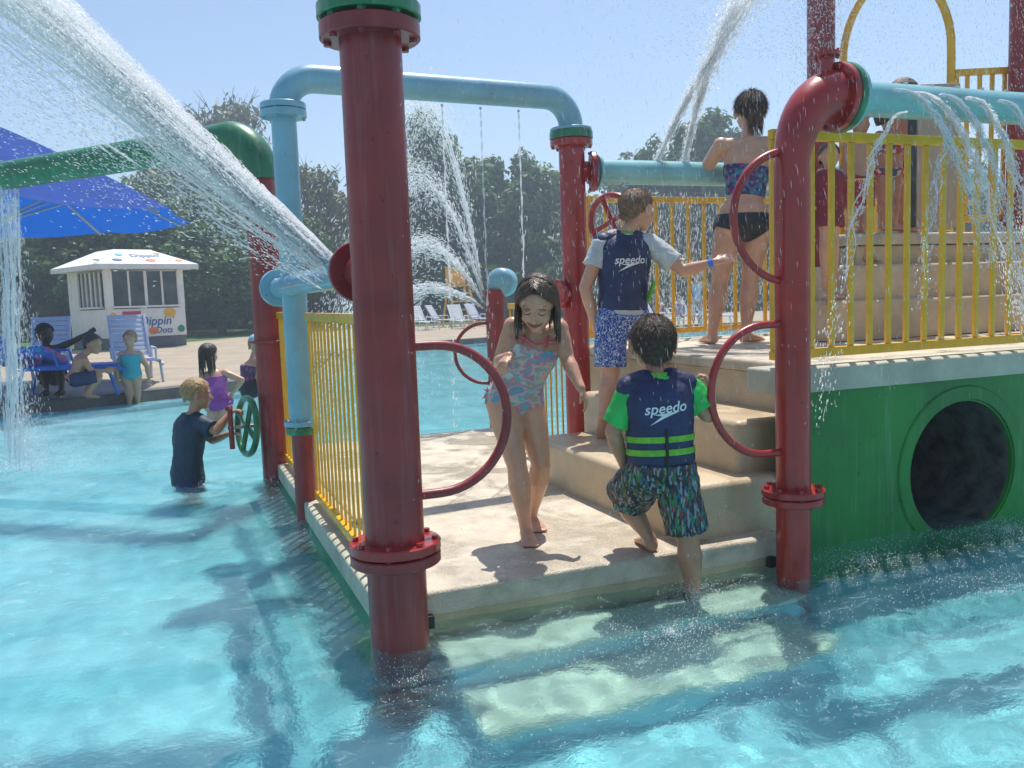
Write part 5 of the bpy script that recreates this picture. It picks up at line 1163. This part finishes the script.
# understory hedge: nobody could count its bushes
bm = NB(); vs_, fs_ = [], []; rnd = random.Random(9)
for i in range(52000):
    px_ = rnd.uniform(-120, 1150); d = rnd.uniform(41, 50); q_ = P(px_, 320, d); hgt = 2.6 + 1.3 * noise.noise((px_ * .02, 0, 0)); z = rnd.uniform(0, 1) ** .8 * hgt + .1
    n = V((rnd.gauss(0, 1), rnd.gauss(0, 1), rnd.gauss(0, 1))).normalized(); u, v = frame(n); s_ = .24 * rnd.uniform(.6, 1.3); p = V((q_.x, q_.y, z)); k = len(vs_); vs_ += [p - u * s_, p + v * s_ * .5, p + u * s_, p - v * s_ * .5]; fs_.append((k, k + 1, k + 2, k + 3))
bm.free(); me = bpy.data.meshes.new('hedge'); me.from_pydata([tuple(v) for v in vs_], [], fs_); me.materials.append(LEAF[0]); o = bpy.data.objects.new('undergrowth', me); COL.objects.link(o); tag(o, 'dark green undergrowth filling the gaps beneath the far trees', 'undergrowth', kind='stuff')
# ------------------------------------------------------------------ water in the air
class Drops:
    def __init__(s): s.v = []; s.f = []
    def add(s, p, d, L, r):
        u, v = frame(d); d = d.normalized(); k = len(s.v); c = p + d * L * .15
        s.v += [p - d * L / 2, c + u * r, c + v * r, c - u * r, c - v * r, p + d * L / 2]
        s.f += [(k, k + 2, k + 1), (k, k + 3, k + 2), (k, k + 4, k + 3), (k, k + 1, k + 4), (k + 5, k + 1, k + 2), (k + 5, k + 2, k + 3), (k + 5, k + 3, k + 4), (k + 5, k + 4, k + 1)]
    def merge(s, bm):
        me = bpy.data.meshes.new('t'); bm.to_mesh(me); bm.free(); k = len(s.v); s.v += [v.co.copy() for v in me.vertices]; s.f += [tuple(i + k for i in p.vertices) for p in me.polygons]; bpy.data.meshes.remove(me)
    def build(s, name, label, cat, mat=None, group=None, kind=None):
        me = bpy.data.meshes.new(name); me.from_pydata([tuple(v) for v in s.v], [], s.f); me.shade_smooth(); me.materials.append(mat or WDROP)
        o = bpy.data.objects.new(name, me); COL.objects.link(o); tag(o, label, cat, group, kind); return o
GRAV = V((0, 0, -9.8))
def filament(D, pts, r, rnd, n=5):
    bm = NB(); m = len(pts); tube(bm, pts, [r * (.25 + .75 * math.sin(math.pi * (i + .5) / m)) * rnd.uniform(.7, 1.3) for i in range(m)], n); D.merge(bm)
# big cannon jet: spreads from the nozzle to the upper left
rnd = random.Random(11); D = Drops(); p0 = CANN
def jet_pt(s, a, b):   # s distance fraction; a across (up-right/down-left), b in depth
    end = P(-70, -112 + 125 * a, 3.25 + .25 * b); q = p0.lerp(end, s); q += (UP * -.085 - RH * .05) * max(-.4, min(.9, a - .25)) * (1 - s) + UP * .03 * s * (1 - s) + FH * .02 * b; return q
def rr_a(): return (abs(rnd.gauss(0, .72)) if rnd.random() < .5 else abs(rnd.gauss(0, .3))) - .12 + rnd.gauss(0, .05)
for i in range(520):
    a, b = rr_a() * .9, rnd.gauss(0, .5); s0 = rnd.uniform(0, 1) ** 1.5 * .95; L = rnd.uniform(.03, .13); pts = [jet_pt(s0 + L * j / 4, a + rnd.uniform(-.03, .03), b) for j in range(5)]
    filament(D, pts, .0016 + .0028 * rnd.random(), rnd)
for i in range(900):
    a, b = abs(rnd.gauss(0, .30)) - .05, rnd.gauss(0, .35); s0 = rnd.uniform(0, .85) ** 1.2; L = rnd.uniform(.1, .2); pts = [jet_pt(s0 + L * j / 4, a, b) for j in range(5)]
    filament(D, pts, .0028 + .003 * rnd.random(), rnd)
for i in range(38000):
    a, b = rr_a() * 1.15, rnd.gauss(0, .7); s0 = rnd.uniform(0, 1) ** .75; q = jet_pt(s0, a, b); d = (jet_pt(s0 + .02, a, b) - q).normalized() + V((rnd.gauss(0, .12),) * 3); D.add(q, d, rnd.uniform(.006, .022), rnd.uniform(.0009, .0022))
D.build('water_jet', 'big white water jet spraying from the cannon pipe to the upper left', 'water jet')
# ballistic helper
def ballistic(D, p0, v0, T_, nd, spread, rnd, core=.008, r=(.0015, .004), L=(.01, .04), corelen=1.0, spin=0, grow=1.0):
    ncore = 14; m = max(3, int(ncore * corelen))
    if core:
        for k in range(4):
            dv = V((rnd.gauss(0, 1), rnd.gauss(0, 1), rnd.gauss(0, 1))) * spread * .25; pts = []
            for i in range(m + 1): t = T_ * corelen * i / ncore; pts.append(p0 + (v0 + dv) * t + GRAV * t * t / 2)
            bm = NB(); tube(bm, pts, [core * (1 - .5 * i / m) * rnd.uniform(.6, 1.3) for i in range(m + 1)], 6); D.merge(bm)
    for i in range(nd):
        t = T_ * rnd.uniform(0, 1) ** .8; dv = V((rnd.gauss(0, 1), rnd.gauss(0, 1), rnd.gauss(0, 1))) * spread * grow
        p = p0 + (v0 + dv) * t + GRAV * t * t / 2; v = v0 + dv + GRAV * t; D.add(p, v, rnd.uniform(*L), rnd.uniform(*r))
# fountain at the small post
base = SMT + UP * .02 - RH * .10
labs = ['tallest fountain jet arching left from the small blue-capped post', 'second fountain jet from the blue-capped post, forming a sharp peak', 'third, middle-height fountain jet from the blue-capped post', 'lowest, nearly flat fountain jet from the blue-capped post']
for j, (h_, run) in enumerate(((1.55, .62), (1.0, .72), (.50, .72), (.18, .72))):
    rnd = random.Random(20 + j); D = Drops(); vz = math.sqrt(2 * 9.8 * h_); tp_ = vz / 9.8; v0 = -RH * (run / max(tp_, .22)) * .72 + UP * vz + FH * .1; drop = base.z; T_ = (vz + math.sqrt(vz * vz + 2 * 9.8 * drop)) / 9.8
    ballistic(D, base + UP * -.05 * j, v0, T_, 3600, .16, rnd, core=.010, r=(.0016, .0042), L=(.012, .05), corelen=.5)
    ballistic(D, base + UP * -.05 * j, v0 * .98, T_, 1300, .32, rnd, core=0, r=(.0016, .0038), L=(.012, .05))
    D.build('water_jet', labs[j], 'water jet', group='fountain jets')
# two jets from the cross pipe going up and to the right
for j, (sx_, ex_, ey_) in enumerate(((656, 772, -30), (684, 742, -10))):
    rnd = random.Random(30 + j); D = Drops(); q0 = PY(sx_, 163, CROSS.y); q1 = P(ex_, ey_, 5.2)
    for i in range(150):
        s0 = rnd.uniform(0, .9); sp = .05 * (.25 + s0); o1 = V((rnd.gauss(0, sp * .4), rnd.gauss(0, sp * .4), rnd.gauss(0, sp * .3))); L = rnd.uniform(.04, .14)
        f = lambda s: q0.lerp(q1, s) + UP * .14 * s * (1 - s) * 2 * .5 - RH * .03 * math.sin(math.pi * s) + o1
        filament(D, [f(s0 + L * t_ / 4) for t_ in range(5)], .0045 + .003 * rnd.random(), rnd)
    for i in range(3400):
        s0 = rnd.uniform(0, 1.25); sp = .035 + .16 * s0 ** 2; q = q0.lerp(q1, s0) + UP * .14 * s0 * (1 - s0) - RH * .03 * math.sin(math.pi * min(s0, 1)) + V((rnd.gauss(0, sp * .4), rnd.gauss(0, sp * .4), rnd.gauss(0, sp * .4))); D.add(q, (q1 - q0).normalized() + V((rnd.gauss(0, .2),) * 3), rnd.uniform(.01, .035), rnd.uniform(.0015, .0038))
    D.build('water_jet', ['left one of two slanting water jets rising from the teal cross pipe', 'right one of two slanting water jets rising from the teal cross pipe'][j], 'water jet', group='cross pipe jets')
# thin streams from the arch
for j, q in enumerate(ARCHQ):
    rnd = random.Random(40 + j); D = Drops(); L_ = 1.15 + .1 * math.sin(j * 2); pts = []; n = 44
    for i in range(n + 1): s = i / n; pts.append(q - UP * (.01 + L_ * s * s * .6 + L_ * s * .4) + V((math.sin(i * .9 + j) * .004 * s, math.cos(i * .7) * .004 * s, 0)))
    bm = NB(); tube(bm, pts, [max(.0016, .0042 + .0024 * math.sin(i * 1.7 + j)) for i in range(n + 1)], 6); D.merge(bm)
    for i in range(60): s = rnd.uniform(.4, 1.7); D.add(q - UP * L_ * s + V((rnd.gauss(0, .012), rnd.gauss(0, .012), 0)), UP, rnd.uniform(.01, .05), rnd.uniform(.0015, .004))
    D.build('water_stream', ['thin falling stream from the arch pipe, nearest the big red post', 'second thin falling stream from the big red post under the arch', 'middle one of the five thin streams falling from the arch', 'fourth thin falling stream from the big red post under the arch', 'thin falling stream from the arch, nearest the middle red post'][j], 'water stream', WCLEAR if j % 2 else WDROP, 'arch streams')
# spout water falling at the far left
rnd = random.Random(50); D = Drops(); q = P(6, 180, 6.25); 
for i in range(110):
    x = rnd.gauss(0, .05); y = rnd.gauss(0, .05); pts = []; s0 = rnd.uniform(0, .85)
    for j in range(6): s = s0 + j * .03; pts.append(q + V((x * (1 - .4 * s), y, 0)) - UP * s * 2.2 - RH * .12 * s)
    filament(D, pts, .007, rnd)
for i in range(3000): s = rnd.uniform(0, 1.02); D.add(q + V((rnd.gauss(0, .03 + .08 * s), rnd.gauss(0, .08), 0)) - UP * s * 2.15 - RH * .12 * s, UP + V((rnd.gauss(0, .1),) * 3), rnd.uniform(.01, .05), rnd.uniform(.0015, .0035))
for i in range(4200):
    a = rnd.uniform(0, 6.28); r_ = abs(rnd.gauss(0, .42)); D.add(V((q.x, q.y, 0)) + V((math.cos(a) * r_, math.sin(a) * r_, abs(rnd.gauss(0, .22)) * math.exp(-r_))), V((rnd.gauss(0, 1), rnd.gauss(0, 1), 1.5)), rnd.uniform(.006, .02), rnd.uniform(.0015, .0035))
D.build('water_spout', 'column of water falling from the green spout into the pool at the left edge', 'water spout', WCLEAR)
# braided water falling from the right teal pipe over the railing
specs = [(895, 90, 1.15, -.45, 1500, .34), (915, 93, 1.2, -.30, 1600, .40), (940, 95, 1.1, -.2, 1700, .42), (968, 98, 1.0, -.1, 1700, .40), (1000, 101, .9, -.1, 1500, .40), (905, 112, -1.0, -.35, 700, .42), (958, 118, -.6, -.25, 500, .34)]
LW = ['water stream pouring off the teal pipe, nearest the green gasket', 'second braided water stream on the teal pipe from the green gasket', 'third braided water stream on the teal pipe from the green gasket', 'fourth braided water stream on the teal pipe from the green gasket', 'rightmost braided water stream on the teal pipe', 'clear stream curving left and down in front of the railing toward the red post', 'clear stream curving left in front of the beige panel']
for j, (px_, py_, vx, vy_, nd, TT_) in enumerate(specs):
    rnd = random.Random(60 + j); D = Drops(); q = PY(px_, py_, RPX.y - .09); v0 = V((vx, vy_ * .4, .15 if j < 5 else -.1))
    for k in range(5 if j < 5 else 3):
        ph = rnd.uniform(0, 6); pts = []; n = 30; T_ = TT_ * rnd.uniform(.6, 1.1)
        for i in range(n + 1): t = T_ * i / n; w_ = .006 + .035 * t; pts.append(q + v0 * t + GRAV * t * t / 2 + V((math.sin(i * .7 + ph + k * 2) * w_, math.cos(i * .6 + ph) * w_, 0)))
        bm = NB(); tube(bm, pts, [max(.001, (.0052 if j < 5 else .0042) * (1 + .6 * math.sin(i * 1.3 + ph)) * (1 - .6 * i / n)) for i in range(n + 1)], 6); D.merge(bm)
    ballistic(D, q, v0, TT_ * 1.15, nd, .055, rnd, core=0, r=(.001, .0042), L=(.005, .022))
    D.build('water_stream', LW[j], 'water stream', WCLEAR if j % 2 == 0 else WDROP, 'streams from the teal pipe')
# curtain of falling water behind the back railing
rnd = random.Random(70); D = Drops()
for i in range(9500):
    x = rnd.uniform(CROSS.x + .35, CROSS.x + 2.4); z = rnd.uniform(.4, 1.85); dens = .35 + .65 * (noise.noise((x * 2.5, 0, 0)) > -.1)
    if rnd.random() > dens: continue
    y = CROSS.y + .62 + rnd.gauss(0, .10) + (0 if rnd.random() < .6 else .5)
    D.add(V((x, y, z)), UP + V((rnd.gauss(0, .06), 0, 0)), rnd.uniform(.012, .05), rnd.uniform(.0012, .0028))
D.build('water_curtain', 'curtain of falling water streaks just behind the back yellow railing', 'water curtain', kind='stuff')
# loose spray drifting over the right side and raining near the posts
rnd = random.Random(80); D = Drops()
for i in range(3400):
    px_ = rnd.uniform(560, 1060) if rnd.random() < .8 else rnd.uniform(400, 1060); py_ = rnd.uniform(-40, 420) * rnd.random() ** .3; d = rnd.uniform(2.2, 5.2)
    D.add(P(px_, py_, d), UP + V((rnd.gauss(-.12, .08), rnd.gauss(0, .05), 0)), rnd.uniform(.006, .035), rnd.uniform(.0005, .0012))
for i in range(1500):   # heavy water over the tall dark red post
    D.add(P(rnd.gauss(822, 16), rnd.uniform(-40, 120), 5.6 + rnd.gauss(0, .05)), UP + V((rnd.gauss(0, .4), 0, 0)), rnd.uniform(.01, .04), rnd.uniform(.0015, .0045))
for i in range(2600):
    D.add(P(rnd.gauss(760, 60), rnd.uniform(-60, 60), rnd.uniform(4.6, 5.6)), V((1, 0, rnd.uniform(-.6, .8))), rnd.uniform(.006, .03), rnd.uniform(.001, .003))
for i in range(900): D.add(P(rnd.uniform(830, 1030), rnd.uniform(-10, 90), rnd.uniform(3.2, 4.6)), V((.5, 0, -1)), rnd.uniform(.006, .02), rnd.uniform(.001, .0025))
for i in range(500): D.add(P(rnd.uniform(400, 760), rnd.uniform(60, 560), rnd.uniform(1.8, 3.2)), UP + V((rnd.gauss(0, .1), 0, 0)), rnd.uniform(.004, .014), rnd.uniform(.0004, .0008))
D.build('water_spray', 'fine rain of spray drops drifting over the play structure', 'spray', WCLEAR, kind='stuff')
# splashes and sparkling drops on the water surface
rnd = random.Random(90); D = Drops()
def splash(cx, cy, R_, n, h=.05, rmax=.0035):
    for i in range(n):
        a = rnd.uniform(0, 6.28); r_ = abs(rnd.gauss(0, R_)); x, y = cx + math.cos(a) * r_, cy + math.sin(a) * r_
        if .60 < x < 2.36 and y > 2.9: continue
        if x > 2.3 and y > 3.0: continue
        D.add(V((x, y, wave(x, y) + abs(rnd.gauss(0, h)) * math.exp(-r_ / R_))), V((rnd.gauss(0, 1), rnd.gauss(0, 1), rnd.uniform(.2, 1.5))), rnd.uniform(.003, .010), rnd.uniform(.001, rmax))
splash(1.75, 2.70, .14, 1100, .05, .0022); splash(1.5, 2.45, .5, 2200, .010, .0022); splash(2.6, 2.75, .30, 1200, .02, .0022); splash(3.5, 2.8, .4, 1400, .02, .0025); splash(2.9, 2.2, .6, 2200, .005, .0022); splash(.62, 2.5, .30, 420, .008, .0018); splash(.62, 4.6, .12, 200, .02); splash(.55, 5.8, .2, 260, .03); splash(.1, 6.0, .18, 300, .03)
D.build('splash_drops', 'sparkling splash drops on the water round the steps and posts', 'splash', kind='stuff')
# water running down wet boys: drips from shorts
# ------------------------------------------------------------------ haze: spray-laden summer air
bm = NB(); bmesh.ops.create_cube(bm, size=1)
for v in bm.verts: v.co = V((v.co.x * 240, 20 + v.co.y * 240, 7.5 + v.co.z * 18))
hz = part('haze', bm, None, None, smooth=False, kind='stuff')
hz['label'] = 'thin pale summer haze filling the air over the pool'; hz['category'] = 'haze'
m = bpy.data.materials.new('haze_air'); m.use_nodes = True; t = NT(m); t.t.nodes.remove(t.b)
pv = t.n('VolumePrincipled'); pv.inputs['Density'].default_value = .005; pv.inputs['Color'].default_value = (.72, .86, 1, 1); pv.inputs['Anisotropy'].default_value = .35
t.l(pv.outputs[0], t.o.inputs['Volume']); hz.data.materials.append(m)
sc.cycles.volume_bounces = 0
# ------------------------------------------------------------------ caustic receivers: what stands in or near the pool
for o in list(sc.objects):
    if o.type == 'MESH' and o is not water and not any(k in o.name for k in ('crown', 'trunk', 'water_', 'undergrowth', 'spray', 'splash')): o.cycles.is_caustics_receiver = True
